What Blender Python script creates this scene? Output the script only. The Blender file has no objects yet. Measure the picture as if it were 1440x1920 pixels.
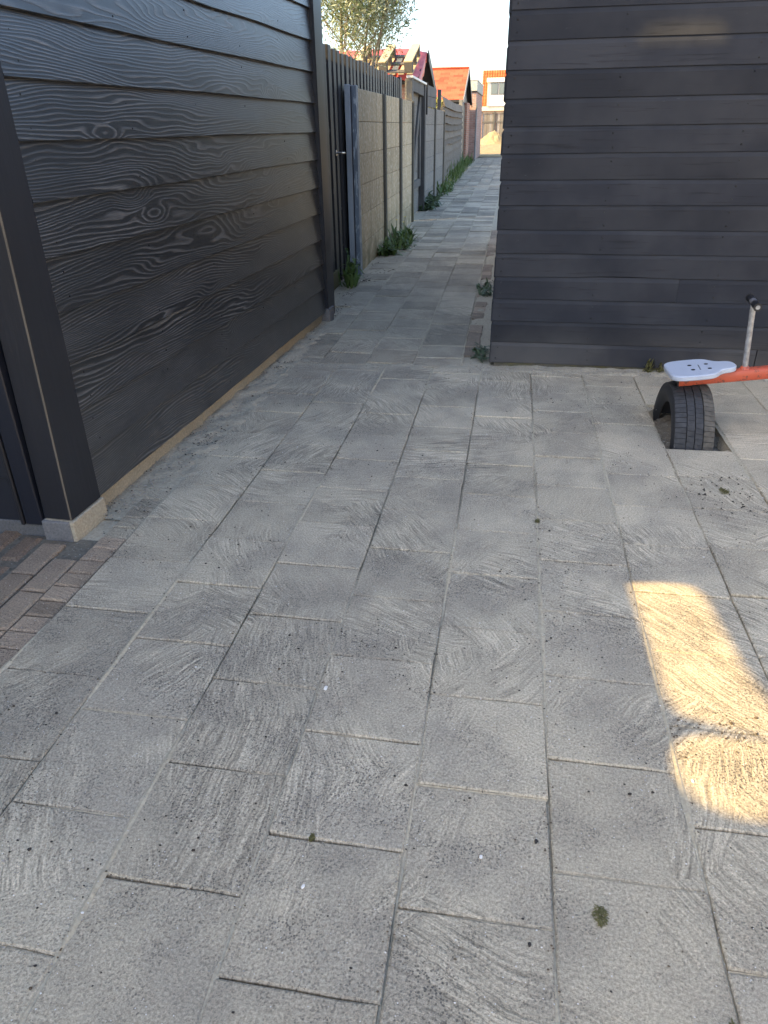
import bpy, bmesh, math, random
import numpy as np
from mathutils import Vector, Matrix, noise

R = random.Random(7)
sc = bpy.context.scene
COL = sc.collection
PI = math.pi

# ------------------------------------------------------------------ camera
cam = bpy.data.cameras.new('camera')
co = bpy.data.objects.new('camera', cam)
COL.objects.link(co)
pitch, yaw, roll = math.radians(28.5), math.radians(10.0), math.radians(-0.9)
fw = Vector((-math.sin(yaw)*math.cos(pitch), math.cos(yaw)*math.cos(pitch), -math.sin(pitch)))
rt = Vector((math.cos(yaw), math.sin(yaw), 0))
up = rt.cross(fw)
r2 = rt*math.cos(roll) + up*math.sin(roll)
u2 = -rt*math.sin(roll) + up*math.cos(roll)
m = Matrix((r2, u2, -fw)).transposed().to_4x4()
m.translation = (0, 0, 1.33)
co.matrix_world = m
cam.sensor_fit = 'HORIZONTAL'
cam.sensor_width = 36
cam.lens = 1331/1440*36
cam.clip_start = 0.05
cam.clip_end = 2000
sc.camera = co

# ------------------------------------------------------------------ light
SUN = Vector((-.70, -.37, .61)).normalized()
w = bpy.data.worlds.new("World")
sc.world = w
w.use_nodes = True
sky = w.node_tree.nodes.new('ShaderNodeTexSky')
sky.sky_type = 'NISHITA'
sky.sun_disc = False
sky.sun_elevation = math.asin(SUN.z)
sky.sun_rotation = math.atan2(SUN.x, SUN.y)
sky.air_density = 1.0
sky.dust_density = 2.2
sky.ozone_density = 1.0
w.node_tree.links.new(sky.outputs[0], w.node_tree.nodes['Background'].inputs[0])
w.node_tree.nodes['Background'].inputs[1].default_value = 0.085
sl = bpy.data.lights.new('sun', 'SUN')
sl.energy = 2.0
sl.angle = math.radians(0.3)
sl.color = (1.0, .70, .28)
so = bpy.data.objects.new('sun', sl)
so.rotation_euler = SUN.to_track_quat('Z', 'Y').to_euler()
so.location = (-20, -10, 20)
COL.objects.link(so)
sc.view_settings.view_transform = 'Standard'
sc.view_settings.look = 'None'
sc.view_settings.gamma = 1
sc.view_settings.exposure = 2.7

# ------------------------------------------------------------------ node helper
class NT:
    def __init__(s, name):
        s.m = bpy.data.materials.new(name)
        s.m.use_nodes = True
        s.t = s.m.node_tree
        s.b = s.t.nodes['Principled BSDF']
    def n(s, typ, **kw):
        nd = s.t.nodes.new(typ)
        for k, v in kw.items():
            setattr(nd, k, v)
        return nd
    def put(s, sock, v):
        if v is None:
            return
        if isinstance(v, bpy.types.NodeSocket):
            s.t.links.new(v, sock)
        elif isinstance(v, (tuple, list)) and len(v) == 3 and sock.type == 'RGBA':
            sock.default_value = (*v, 1)
        else:
            sock.default_value = v
    def pos(s):
        return s.n('ShaderNodeNewGeometry').outputs['Position']
    def obj(s):
        return s.n('ShaderNodeTexCoord').outputs['Object']
    def rand(s):
        return s.n('ShaderNodeObjectInfo').outputs['Random']
    def mp(s, v, scale=(1, 1, 1), loc=(0, 0, 0), rot=(0, 0, 0)):
        nd = s.n('ShaderNodeMapping')
        s.put(nd.inputs['Vector'], v)
        s.put(nd.inputs['Scale'], scale)
        s.put(nd.inputs['Location'], loc)
        s.put(nd.inputs['Rotation'], rot)
        return nd.outputs[0]
    def noise(s, v, scale, detail=2, rough=.5, col=False, dist=0):
        nd = s.n('ShaderNodeTexNoise')
        s.put(nd.inputs['Vector'], v)
        nd.inputs['Scale'].default_value = scale
        nd.inputs['Detail'].default_value = detail
        nd.inputs['Roughness'].default_value = rough
        nd.inputs['Distortion'].default_value = dist
        return nd.outputs['Color' if col else 'Fac']
    def vor(s, v, scale, out='Distance', feature='F1', rnd=1):
        nd = s.n('ShaderNodeTexVoronoi', feature=feature)
        s.put(nd.inputs['Vector'], v)
        nd.inputs['Scale'].default_value = scale
        nd.inputs['Randomness'].default_value = rnd
        return nd.outputs[out]
    def ma(s, op, a, b=None, c=None, clamp=False):
        nd = s.n('ShaderNodeMath', operation=op, use_clamp=clamp)
        s.put(nd.inputs[0], a)
        s.put(nd.inputs[1], b)
        s.put(nd.inputs[2], c)
        return nd.outputs[0]
    def vm(s, op, a, b=None):
        nd = s.n('ShaderNodeVectorMath', operation=op)
        s.put(nd.inputs[0], a)
        s.put(nd.inputs[1], b)
        return nd.outputs[0]
    def ss(s, v, a, b, lo=0., hi=1.):
        nd = s.n('ShaderNodeMapRange', interpolation_type='SMOOTHSTEP')
        s.put(nd.inputs[0], v)
        s.put(nd.inputs[1], a)
        s.put(nd.inputs[2], b)
        s.put(nd.inputs[3], lo)
        s.put(nd.inputs[4], hi)
        return nd.outputs[0]
    def lin(s, v, a, b, lo=0., hi=1.):
        nd = s.n('ShaderNodeMapRange')
        for i, x in enumerate((v, a, b, lo, hi)):
            s.put(nd.inputs[i], x)
        return nd.outputs[0]
    def mix(s, f, a, b, mode='MIX'):
        nd = s.n('ShaderNodeMix', data_type='RGBA', blend_type=mode)
        s.put(nd.inputs[0], f)
        s.put(nd.inputs[6], a)
        s.put(nd.inputs[7], b)
        return nd.outputs[2]
    def scale(s, colr, f):
        nd = s.n('ShaderNodeVectorMath', operation='SCALE')
        s.put(nd.inputs[0], colr)
        s.put(nd.inputs['Scale'], f)
        return nd.outputs[0]
    def sep(s, v):
        nd = s.n('ShaderNodeSeparateXYZ')
        s.put(nd.inputs[0], v)
        return nd.outputs
    def comb(s, x=0., y=0., z=0.):
        nd = s.n('ShaderNodeCombineXYZ')
        s.put(nd.inputs[0], x)
        s.put(nd.inputs[1], y)
        s.put(nd.inputs[2], z)
        return nd.outputs[0]
    def out(s, colr, rough=.8, bump=None, strength=.5, dist=.01, spec=.5, metal=0., coat=0.):
        if coat:
            s.b.inputs['Coat Weight'].default_value = coat
            s.b.inputs['Coat Roughness'].default_value = .38
        s.put(s.b.inputs['Base Color'], colr)
        s.put(s.b.inputs['Roughness'], rough)
        s.put(s.b.inputs['Specular IOR Level'], spec)
        s.put(s.b.inputs['Metallic'], metal)
        if bump is not None:
            nd = s.n('ShaderNodeBump')
            nd.inputs['Strength'].default_value = strength
            nd.inputs['Distance'].default_value = dist
            s.put(nd.inputs['Height'], bump)
            s.t.links.new(nd.outputs[0], s.b.inputs['Normal'])
        return s.m

# ------------------------------------------------------------------ materials
def sweep_lines(t, p2):
    """brush strokes swept into loose sand: curving bundles of fine broken ridges"""
    cells = t.vm('ADD', p2, t.scale(t.vm('SUBTRACT', t.noise(p2, 2.6, 2, col=True), (.5, .5, .5)), .5))
    cid = t.vor(cells, 2.1, 'Color')
    ang = t.ma('MULTIPLY', t.sep(cid)[0], 3.1)
    ca, sa = t.ma('COSINE', ang), t.ma('SINE', ang)
    x, y = t.sep(p2)[0], t.sep(p2)[1]
    base = t.ma('ADD', t.ma('MULTIPLY', x, ca), t.ma('MULTIPLY', y, sa))
    along = t.ma('SUBTRACT', t.ma('MULTIPLY', y, ca), t.ma('MULTIPLY', x, sa))
    # each stroke is an arc: bend the phase with the square of the distance along it
    bow = t.ma('MULTIPLY', t.ma('SINE', t.ma('MULTIPLY', along, 3.4)), t.ma('MULTIPLY', t.ma('SUBTRACT', t.sep(cid)[1], .35), .30))
    warp = t.ma('MULTIPLY', t.noise(p2, 4.0, 1.5), .09)
    jit = t.ma('MULTIPLY', t.noise(p2, 40, 2), .010)
    ph = t.ma('ADD', t.ma('ADD', base, bow), t.ma('ADD', warp, jit))
    f1 = t.noise(t.comb(t.ma('MULTIPLY', ph, 165.), t.ma('MULTIPLY', along, 9.), t.ma('MULTIPLY', t.sep(cid)[2], 30.)), 1.0, 2.0, .6)
    return f1, t.sep(cid)[2]

def concrete_tile(name, tone=1.0, sandy=1.0, rvar=.11, island=False, tint=None):
    t = NT(name)
    p = t.pos()
    p2 = t.vm('MULTIPLY', p, (1, 1, 0))
    rnd = t.n('ShaderNodeNewGeometry').outputs['Random Per Island'] if island else t.rand()
    big = t.noise(p2, 1.1, 3)
    mid = t.noise(p2, 4.5, 3, .6)
    sand = t.ss(t.ma('ADD', t.ma('MULTIPLY', big, .75), t.ma('MULTIPLY', mid, .5)), .46, .74)
    # more sand lies to the right-hand side of the yard
    sand = t.ma('ADD', sand, t.ss(t.sep(p2)[0], -.7, 1.0, -.16, .16), None, True)
    sand = t.ma('MULTIPLY', sand, sandy)
    lines, lamp = sweep_lines(t, p2)
    lmask = t.ma('MULTIPLY', t.ss(t.noise(p2, 2.3, 2), .36, .60), t.ss(lamp, .05, .55, .25, 1.))
    pits = t.vor(p2, 170)
    pitm = t.ma('MULTIPLY', t.ss(pits, .38, .27), t.ss(t.noise(p2, 2.4, 5, .75), .40, .60, .12, 1.))
    pitm = t.ma('MULTIPLY', pitm, t.ss(sand, .95, .35, .25, 1.))
    grit = t.noise(p2, 170, 4, .85)
    colr = t.mix(sand, t.mix(t.noise(p2, 9, 4), (.318*tone, .277*tone, .210*tone), (.400*tone, .350*tone, .266*tone)),
                 t.mix(mid, (.432*tone, .374*tone, .274*tone), (.522*tone, .450*tone, .326*tone)))
    colr = t.scale(colr, t.lin(rnd, 0, 1, 1-rvar, 1+rvar*.8))
    colr = t.scale(colr, t.lin(grit, .28, .72, .38, 1.62))
    colr = t.scale(colr, t.lin(t.ma('MULTIPLY', t.ma('SUBTRACT', lines, .5), lmask), -.20, .20, .57, 1.44))
    colr = t.mix(t.ma('MULTIPLY', pitm, .72), colr, (.07, .068, .066))
    if tint:
        colr = t.mix(1., colr, tint, 'MULTIPLY')
    # dark grit and pale shell chips ground into the surface
    dirt = t.ma('MULTIPLY', t.ss(t.noise(p2, 60, 3, .7), .64, .74), t.ss(t.noise(p2, 3.0, 2), .5, .65))
    colr = t.mix(t.ma('MULTIPLY', dirt, .7), colr, (.07, .06, .05))
    chip = t.vor(p2, 75)
    colr = t.mix(t.ma('MULTIPLY', t.ss(chip, .11, .07), t.ss(t.noise(p2, 12, 1), .45, .6)), colr, (.72, .70, .66))
    h = t.ma('ADD', t.ma('MULTIPLY', lines, t.ma('MULTIPLY', lmask, 1.0)), t.ma('MULTIPLY', grit, .55))
    h = t.ma('SUBTRACT', h, t.ma('MULTIPLY', pitm, 1.0))
    h = t.ma('ADD', h, t.ma('MULTIPLY', mid, 1.5))
    return t.out(colr, .85, h, .85, .0055, spec=.3)

def sand_mat(name, a, b, bump=.006, dark=.6):
    t = NT(name)
    p = t.pos()
    n1 = t.noise(p, 5, 4)
    n2 = t.noise(p, 90, 4, .7)
    colr = t.mix(n1, a, b)
    colr = t.scale(colr, t.lin(n2, .25, .75, .7, 1.25))
    d = t.ma('MULTIPLY', t.ss(t.noise(p, 38, 4, .7), .56, .70), t.ss(t.noise(p, 2.6, 2), .42, .6))
    colr = t.mix(t.ma('MULTIPLY', d, dark), colr, (.06, .05, .04))
    ch = t.ss(t.vor(p, 70), .15, .09)
    colr = t.mix(t.ma('MULTIPLY', ch, .6), colr, (.6, .58, .52))
    h = t.ma('ADD', n2, t.ma('MULTIPLY', t.noise(p, 22, 3), 2))
    return t.out(colr, .95, h, .8, bump, spec=.2)

def grain_black(name):
    """black stained sawn board with raised cathedral grain"""
    t = NT(name)
    o = t.obj()
    rnd = t.rand()
    off = t.comb(t.ma('MULTIPLY', rnd, 61.), t.ma('MULTIPLY', rnd, 37.), t.ma('MULTIPLY', rnd, 17.))
    s = t.sep(o)
    wob = t.ma('MULTIPLY', t.ma('SUBTRACT', t.noise(t.vm('ADD', t.comb(t.ma('MULTIPLY', s[0], 6.), 0., t.ma('MULTIPLY', s[2], 18.)), off), 1., 2), .5), .35)
    fld = t.noise(t.vm('ADD', t.comb(t.ma('MULTIPLY', s[0], .80), 0., t.ma('MULTIPLY', s[2], 5.0)), off), 1., 2.6, .45)
    fld = t.ma('ADD', t.ma('MULTIPLY', fld, 21.), t.ma('MULTIPLY', s[2], t.ma('ADD', 55., t.ma('MULTIPLY', t.ma('FRACT', t.ma('MULTIPLY', rnd, 7.3)), 60.))))
    # knots pull the rings around themselves
    kv = t.vm('ADD', t.comb(t.ma('MULTIPLY', s[0], 1.5), 0., t.ma('MULTIPLY', s[2], 3.6)), t.scale(off, 2.3))
    kd = t.vor(kv, 1.0, 'Distance', 'F1')
    fld = t.ma('ADD', fld, t.ma('MULTIPLY', t.ss(kd, .30, .0), 5.))
    fld = t.ma('ADD', fld, wob)
    ring = t.ma('FRACT', fld)
    # late wood: a thin crisp raised line, fading back slowly
    line = t.ma('MULTIPLY', t.ss(ring, .0, .14), t.ss(ring, .60, .14))
    fib = t.noise(t.vm('ADD', t.comb(t.ma('MULTIPLY', s[0], 9.), 0., t.ma('MULTIPLY', s[2], 420.)), off), 1., 3, .7)
    saw = t.noise(t.vm('ADD', t.comb(t.ma('MULTIPLY', s[0], 260.), 0., t.ma('MULTIPLY', s[2], 16.)), off), 1., 2)
    pat = t.ss(t.noise(t.vm('ADD', t.comb(t.ma('MULTIPLY', s[0], 2.2), 0., t.ma('MULTIPLY', s[2], 8.)), off), 1., 3), .32, .66)
    k = t.ma('MULTIPLY', line, t.lin(pat, 0, 1, .42, 1.))
    k = t.ma('MULTIPLY', k, t.lin(fib, .32, .68, .10, 1.35))
    worn = t.lin(rnd, 0., 1., .55, 1.)
    k = t.ma('MULTIPLY', k, worn)
    colr = t.mix(k, (.0045, .0052, .0075), (.150, .150, .152))
    knot = t.ss(kd, .075, .045)
    colr = t.mix(t.ma('MULTIPLY', knot, .7), colr, (.012, .012, .014))
    dust = t.ma('MULTIPLY', t.ss(t.sep(t.pos())[2], .42, .04), t.lin(t.noise(t.pos(), 6, 4, .7), .38, .7, .0, .28))
    colr = t.mix(dust, colr, (.10, .092, .078))
    # white scuffs near the ground
    sp = t.ma('MULTIPLY', t.ss(t.vor(t.vm('MULTIPLY', t.pos(), (1, 34, 22)), 1.), .05, .03), t.ss(t.sep(t.pos())[2], 1.0, .3))
    colr = t.mix(t.ma('MULTIPLY', sp, .6), colr, (.4, .4, .4))
    h = t.ma('ADD', t.ma('MULTIPLY', line, 1.2), t.ma('ADD', t.ma('MULTIPLY', fib, .5), t.ma('MULTIPLY', saw, .28)))
    return t.out(colr, t.lin(k, 0, 1, .38, .54), h, .36, .0012, spec=1.0, coat=.45)

def painted_wood(name, a, b, rough=.55, fine=1., spec=.5, wear=0., wearcol=(.4, .38, .34), rv=.12):
    """plain painted or weathered timber; grain along the longest local axis X"""
    t = NT(name)
    o = t.obj()
    rnd = t.rand()
    off = t.comb(t.ma('MULTIPLY', rnd, 43.), t.ma('MULTIPLY', rnd, 29.), t.ma('MULTIPLY', rnd, 57.))
    s = t.sep(o)
    g = t.noise(t.vm('ADD', t.comb(t.ma('MULTIPLY', s[0], 3.5*fine), t.ma('MULTIPLY', s[1], 75*fine), t.ma('MULTIPLY', s[2], 75*fine)), off), 1., 3, .6)
    g2 = t.noise(t.vm('ADD', o, off), 2.0, 3)
    colr = t.mix(g, a, b)
    colr = t.scale(colr, t.lin(g2, .3, .7, .84, 1.18))
    colr = t.scale(colr, t.lin(rnd, 0, 1, 1-rv, 1+rv))
    if wear:
        wm = t.ss(t.noise(t.vm('ADD', t.comb(t.ma('MULTIPLY', s[0], 9.), t.ma('MULTIPLY', s[1], 40.), t.ma('MULTIPLY', s[2], 40.)), off), 1., 4, .65), .62-.12*wear, .70-.1*wear)
        colr = t.mix(wm, colr, wearcol)
    return t.out(colr, rough, g, .35, .002, spec=spec)

def painted_wood_v(name, a, b, rough=.6, spec=.5, wear=0., wearcol=(.4, .38, .34), sc_=1.):
    """vertical-grain timber in world space"""
    t = NT(name)
    p = t.pos()
    rnd = t.rand()
    off = t.comb(t.ma('MULTIPLY', rnd, 43.), t.ma('MULTIPLY', rnd, 29.), t.ma('MULTIPLY', rnd, 57.))
    g = t.noise(t.vm('ADD', t.vm('MULTIPLY', p, (70*sc_, 70*sc_, 4*sc_)), off), 1., 3, .6)
    colr = t.mix(g, a, b)
    colr = t.scale(colr, t.lin(t.noise(p, 2.5, 3), .3, .7, .8, 1.2))
    colr = t.scale(colr, t.lin(rnd, 0, 1, .82, 1.18))
    if wear:
        wm = t.ss(t.noise(t.vm('ADD', t.vm('MULTIPLY', p, (45, 45, 9)), off), 1., 4, .65), .62-.12*wear, .70-.1*wear)
        colr = t.mix(wm, colr, wearcol)
    return t.out(colr, rough, g, .35, .002, spec=spec)

def slate_paint(name):
    t = NT(name)
    o = t.obj()
    s = t.sep(o)
    rnd = t.rand()
    off = t.comb(t.ma('MULTIPLY', rnd, 71.), t.ma('MULTIPLY', rnd, 29.), t.ma('MULTIPLY', rnd, 57.))
    g = t.noise(t.vm('ADD', t.comb(t.ma('MULTIPLY', s[0], 2.4), 0., t.ma('MULTIPLY', s[2], 62.)), off), 1., 4, .62, dist=.4)
    fade = t.noise(t.vm('ADD', o, off), 1.6, 4, .6)
    colr = t.mix(t.ss(fade, .36, .64), (.0185, .0213, .0295), (.0365, .0390, .0470))
    colr = t.scale(colr, t.lin(rnd, 0, 1, .82, 1.18))
    colr = t.mix(t.ss(g, .57, .70, 0., .6), colr, (.009, .010, .013))
    scuff = t.ma('MULTIPLY', t.ss(t.noise(t.vm('ADD', t.comb(t.ma('MULTIPLY', s[0], 14.), 0., t.ma('MULTIPLY', s[2], 60.)), off), 1., 4, .7), .66, .74),
                 t.ss(t.noise(t.pos(), 3., 2), .45, .62))
    colr = t.mix(t.ma('MULTIPLY', scuff, .30), colr, (.13, .13, .14))
    dust = t.ss(t.sep(t.pos())[2], .30, .02)
    colr = t.mix(t.ma('MULTIPLY', dust, t.lin(fade, .3, .7, .05, .30)), colr, (.20, .18, .15))
    return t.out(colr, .62, t.ma('ADD', g, t.ma('MULTIPLY', fade, .5)), .35, .002, spec=.25)

def rough_stone(name, a, b, peb=None, scale=60., rough=.9, algae=False, rnd_amt=.12, bump=.004):
    t = NT(name)
    p = t.pos()
    rnd = t.rand()
    n1 = t.noise(p, 3.2, 4)
    n2 = t.noise(p, scale, 3, .7)
    colr = t.mix(n1, a, b)
    colr = t.scale(colr, t.lin(n2, .25, .75, .72, 1.28))
    colr = t.scale(colr, t.lin(rnd, 0, 1, 1-rnd_amt, 1+rnd_amt))
    if peb:
        v = t.noise(t.vm('MULTIPLY', p, (1, 1, .55)), scale*1.1, 1)
        colr = t.mix(t.ss(v, .57, .64, 0., .75), colr, peb)
    if algae:
        al = t.ma('MULTIPLY', t.ss(t.sep(p)[2], .55, .0), t.ss(t.noise(p, 4, 3), .35, .6))
        colr = t.mix(t.ma('MULTIPLY', al, .6), colr, (.13, .12, .045))
        dr = t.ss(t.noise(t.vm('MULTIPLY', p, (13, 13, 1.0)), 1., 4, .6), .46, .78)
        colr = t.scale(colr, t.lin(dr, 0, 1, 1., .55))
    return t.out(colr, rough, n2, .7, bump, spec=.25)

def plain(name, c, rough=.5, metal=0., spec=.5, var=.12, scale=12., bump=0.):
    t = NT(name)
    n = t.noise(t.obj(), scale, 4, .6)
    colr = t.scale(t.mix(0., c, c), t.lin(n, .3, .7, 1-var, 1+var))
    return t.out(colr, rough, n if bump else None, .3, bump or .001, spec=spec, metal=metal)

def brick_mat(name, a, b, mortar, bw=.21, bh=.065):
    t = NT(name)
    p = t.pos()
    s = t.sep(p)
    uv = t.comb(t.ma('ADD', s[0], s[1]), s[2], 0.)
    nd = t.n('ShaderNodeTexBrick')
    t.put(nd.inputs['Vector'], uv)
    t.put(nd.inputs['Color1'], a)
    t.put(nd.inputs['Color2'], b)
    t.put(nd.inputs['Mortar'], mortar)
    nd.inputs['Scale'].default_value = 1.
    nd.inputs['Mortar Size'].default_value = .006
    nd.inputs['Brick Width'].default_value = bw
    nd.inputs['Row Height'].default_value = bh
    colr = t.scale(nd.outputs[0], t.lin(t.noise(p, 3, 4), .3, .7, .8, 1.2))
    return t.out(colr, .9, t.ma('SUBTRACT', 1., nd.outputs['Fac']), .6, .004, spec=.2)

def leaf_mat(name, a, b, under=None):
    t = NT(name)
    r = t.n('ShaderNodeNewGeometry').outputs['Random Per Island']
    colr = t.mix(r, a, b)
    if under:
        colr = t.mix(t.n('ShaderNodeNewGeometry').outputs['Backfacing'], colr, under)
    m = t.out(colr, .5, spec=.4)
    tr = t.n('ShaderNodeBsdfTranslucent')
    t.put(tr.inputs[0], colr)
    mx = t.n('ShaderNodeMixShader')
    mx.inputs[0].default_value = .28
    o = t.t.nodes['Material Output']
    t.t.links.new(t.b.outputs[0], mx.inputs[1])
    t.t.links.new(tr.outputs[0], mx.inputs[2])
    t.t.links.new(mx.outputs[0], o.inputs[0])
    return m

M = {}
M['tile'] = concrete_tile('concrete_tile')
M['alley'] = concrete_tile('alley_tile', .92, .85, .22)
M['ground'] = sand_mat('sandy_soil', (.36, .315, .235), (.47, .415, .31))
M['joint'] = sand_mat('joint_sand', (.34, .30, .22), (.52, .455, .335), .003, .25)
M['pit'] = sand_mat('pit_soil', (.12, .11, .09), (.22, .20, .16), .015, .7)
M['sand'] = sand_mat('builders_sand', (.32, .25, .14), (.44, .35, .20), .06, .25)
M['garden'] = sand_mat('garden_soil', (.10, .09, .05), (.17, .15, .09))
M['clinker'] = concrete_tile('clinker_brick', .60, .6, .28, tint=(1.0, .86, .84))
M['edging'] = concrete_tile('edging_brick', .76, .8, .22, tint=(1.0, .90, .87))
M['far_alley'] = concrete_tile('far_alley_tile', .92, .85, .32, True)
M['grain'] = grain_black('black_grain')
M['black'] = painted_wood_v('black_post_paint', (.006, .007, .011), (.013, .014, .019), .5)
M['navy'] = painted_wood_v('navy_paint', (.005, .007, .014), (.010, .013, .022), .42)
M['edgewear'] = painted_wood_v('worn_edge_timber', (.10, .085, .065), (.20, .17, .13), .8)
M['slate'] = slate_paint('slate_paint')
M['slat'] = painted_wood_v('dark_grey_slat', (.013, .0135, .017), (.030, .030, .032), .55, spec=.4, wear=.1, wearcol=(.12, .11, .10))
M['slatback'] = painted_wood_v('black_backing', (.006, .007, .010), (.012, .013, .017), .6)
M['greypost'] = painted_wood_v('grey_weathered_post', (.15, .15, .155), (.27, .265, .26), .8, wear=.3, wearcol=(.40, .38, .35))
M['tan'] = painted_wood_v('tan_raw_timber', (.27, .20, .115), (.42, .33, .20), .8)
M['mossy'] = painted_wood_v('mossy_board', (.085, .08, .035), (.17, .15, .07), .85)
M['bluepost'] = painted_wood_v('blue_peeling_paint', (.12, .145, .18), (.20, .23, .265), .6, wear=.8, wearcol=(.42, .45, .47))
M['palegrey'] = painted_wood_v('pale_grey_board', (.26, .28, .31), (.40, .42, .44), .75)
M['panel'] = rough_stone('tan_pebble_concrete', (.43, .335, .205), (.58, .455, .295), (.74, .66, .50), 42, algae=True)
M['panelgrey'] = rough_stone('grey_concrete_panel', (.15, .14, .125), (.24, .225, .20), (.32, .30, .27), 50, algae=False)
M['fpost'] = rough_stone('dark_concrete_post', (.10, .095, .08), (.17, .155, .125), scale=90, algae=True)
M['plinth'] = rough_stone('tan_plinth_concrete', (.27, .235, .17), (.42, .37, .28), scale=110)
M['footing'] = rough_stone('grey_footing', (.10, .10, .105), (.17, .17, .17), scale=110)
M['weath'] = painted_wood_v('weathered_grey_timber', (.09, .083, .072), (.20, .19, .165), .85)
M['weathd'] = painted_wood_v('dark_weathered_timber', (.055, .053, .05), (.13, .125, .115), .85)
M['waney'] = painted_wood('waney_board_timber', (.045, .037, .028), (.17, .14, .105), .85, fine=.6, rv=.35)
M['pallet'] = painted_wood('pallet_timber', (.34, .27, .15), (.50, .41, .25), .85)
M['pallet_shaded'] = painted_wood('shaded_pallet_timber', (.06, .055, .05), (.11, .10, .085), .9)  # same timber darkened: shade on blocks and cross boards put into the colour
M['tarp'] = plain('red_tarpaulin', (.50, .085, .075), .45, var=.25, scale=6, bump=.01)
M['steel'] = plain('galvanised_steel', (.50, .48, .45), .38, 1., var=.2, scale=30)
M['pipe'] = plain('worn_steel_pipe', (.36, .36, .36), .42, .4, var=.35, scale=40)
M['rubber'] = plain('black_tyre_rubber', (.019, .021, .025), .62, var=.3, scale=30)
M['tread'] = plain('dusty_tread_rubber', (.032, .033, .036), .75, var=.4, scale=40, bump=.002)
M['dusttread'] = plain('sandy_tread_shoulder', (.085, .078, .066), .85, var=.35, scale=40, bump=.002)
M['grip'] = plain('black_hard_grip', (.012, .012, .014), .4)
M['gripband'] = plain('worn_grip_band', (.12, .12, .13), .5)
M['white'] = plain('white_painted_trim', (.72, .71, .67), .5, var=.05)
M['cream'] = plain('cream_render', (.52, .47, .38), .8, var=.08)
M['dormer'] = plain('white_weatherboard', (.68, .70, .72), .6, var=.05)
M['glass'] = plain('window_glass', (.10, .13, .15), .03, spec=1., var=.02)
M['orange'] = rough_stone('orange_shingle', (.36, .070, .036), (.48, .105, .05), scale=30, rnd_amt=.28)
M['pantile'] = rough_stone('orange_pantile', (.38, .085, .03), (.50, .125, .042), scale=8, rnd_amt=.14, bump=.01)
M['pinkbrick'] = brick_mat('pink_brickwork', (.34, .20, .165), (.42, .26, .215), (.40, .36, .32))
M['buffbrick'] = brick_mat('buff_brickwork', (.42, .37, .30), (.50, .44, .36), (.45, .42, .38))
M['redbrick'] = brick_mat('red_brickwork', (.33, .15, .10), (.40, .20, .13), (.38, .34, .30))
M['parapet'] = rough_stone('grey_green_parapet', (.42, .43, .38), (.52, .52, .46), scale=20)
M['roofing'] = rough_stone('dark_roofing_felt', (.03, .03, .032), (.06, .06, .06), scale=80)
M['olive'] = leaf_mat('silver_willow_leaf', (.075, .115, .03), (.20, .25, .10), (.42, .45, .30))
M['yleaf'] = leaf_mat('yellow_green_leaf', (.30, .30, .04), (.42, .40, .10))
M['weed'] = leaf_mat('weed_leaf', (.065, .11, .028), (.145, .205, .06))
M['weedb'] = leaf_mat('bluish_weed_leaf', (.065, .10, .05), (.13, .175, .095))
M['dryleaf'] = leaf_mat('dry_moss', (.10, .095, .03), (.20, .18, .07))
M['deadleaf'] = leaf_mat('dead_leaf_litter', (.05, .035, .022), (.14, .10, .06))
M['yellow'] = plain('yellow_petal', (.75, .55, .03), .6)
M['stem'] = plain('green_stem', (.10, .13, .04), .6)
M['bark'] = rough_stone('grey_tan_bark', (.22, .18, .12), (.34, .28, .19), scale=60)
M['chip'] = plain('white_shell_chip', (.72, .70, .66), .5, var=.2)
M['crumb'] = plain('dark_soil_crumb', (.035, .03, .026), .95, var=.3)
M['litter'] = plain('brown_leaf_litter', (.10, .075, .05), .95, var=.5)
M['pebble'] = rough_stone('grey_pebble', (.22, .20, .17), (.42, .39, .34), scale=150)
M['nail'] = plain('dark_nail_head', (.006, .006, .007), .5)
def seat_mat():
    t = NT('pale_blue_grey_seat')
    o = t.obj()
    n = t.noise(o, 9, 4, .6)
    colr = t.mix(n, (.40, .44, .52), (.50, .54, .61))
    colr = t.mix(t.ss(t.noise(o, 55, 3, .7), .62, .72, 0., .35), colr, (.28, .27, .25))
    return t.out(colr, .48, n, .2, .001)
M['seat'] = seat_mat()
def beam_mat():
    t = NT('worn_red_paint')
    o = t.obj()
    n = t.noise(o, 7, 4, .6)
    colr = t.mix(n, (.42, .07, .035), (.60, .13, .065))
    colr = t.mix(t.ss(t.noise(o, 30, 5, .75), .56, .62, 0., .85), colr, (.09, .05, .04))
    return t.out(colr, .42, n, .3, .001)
M['red'] = beam_mat()

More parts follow.
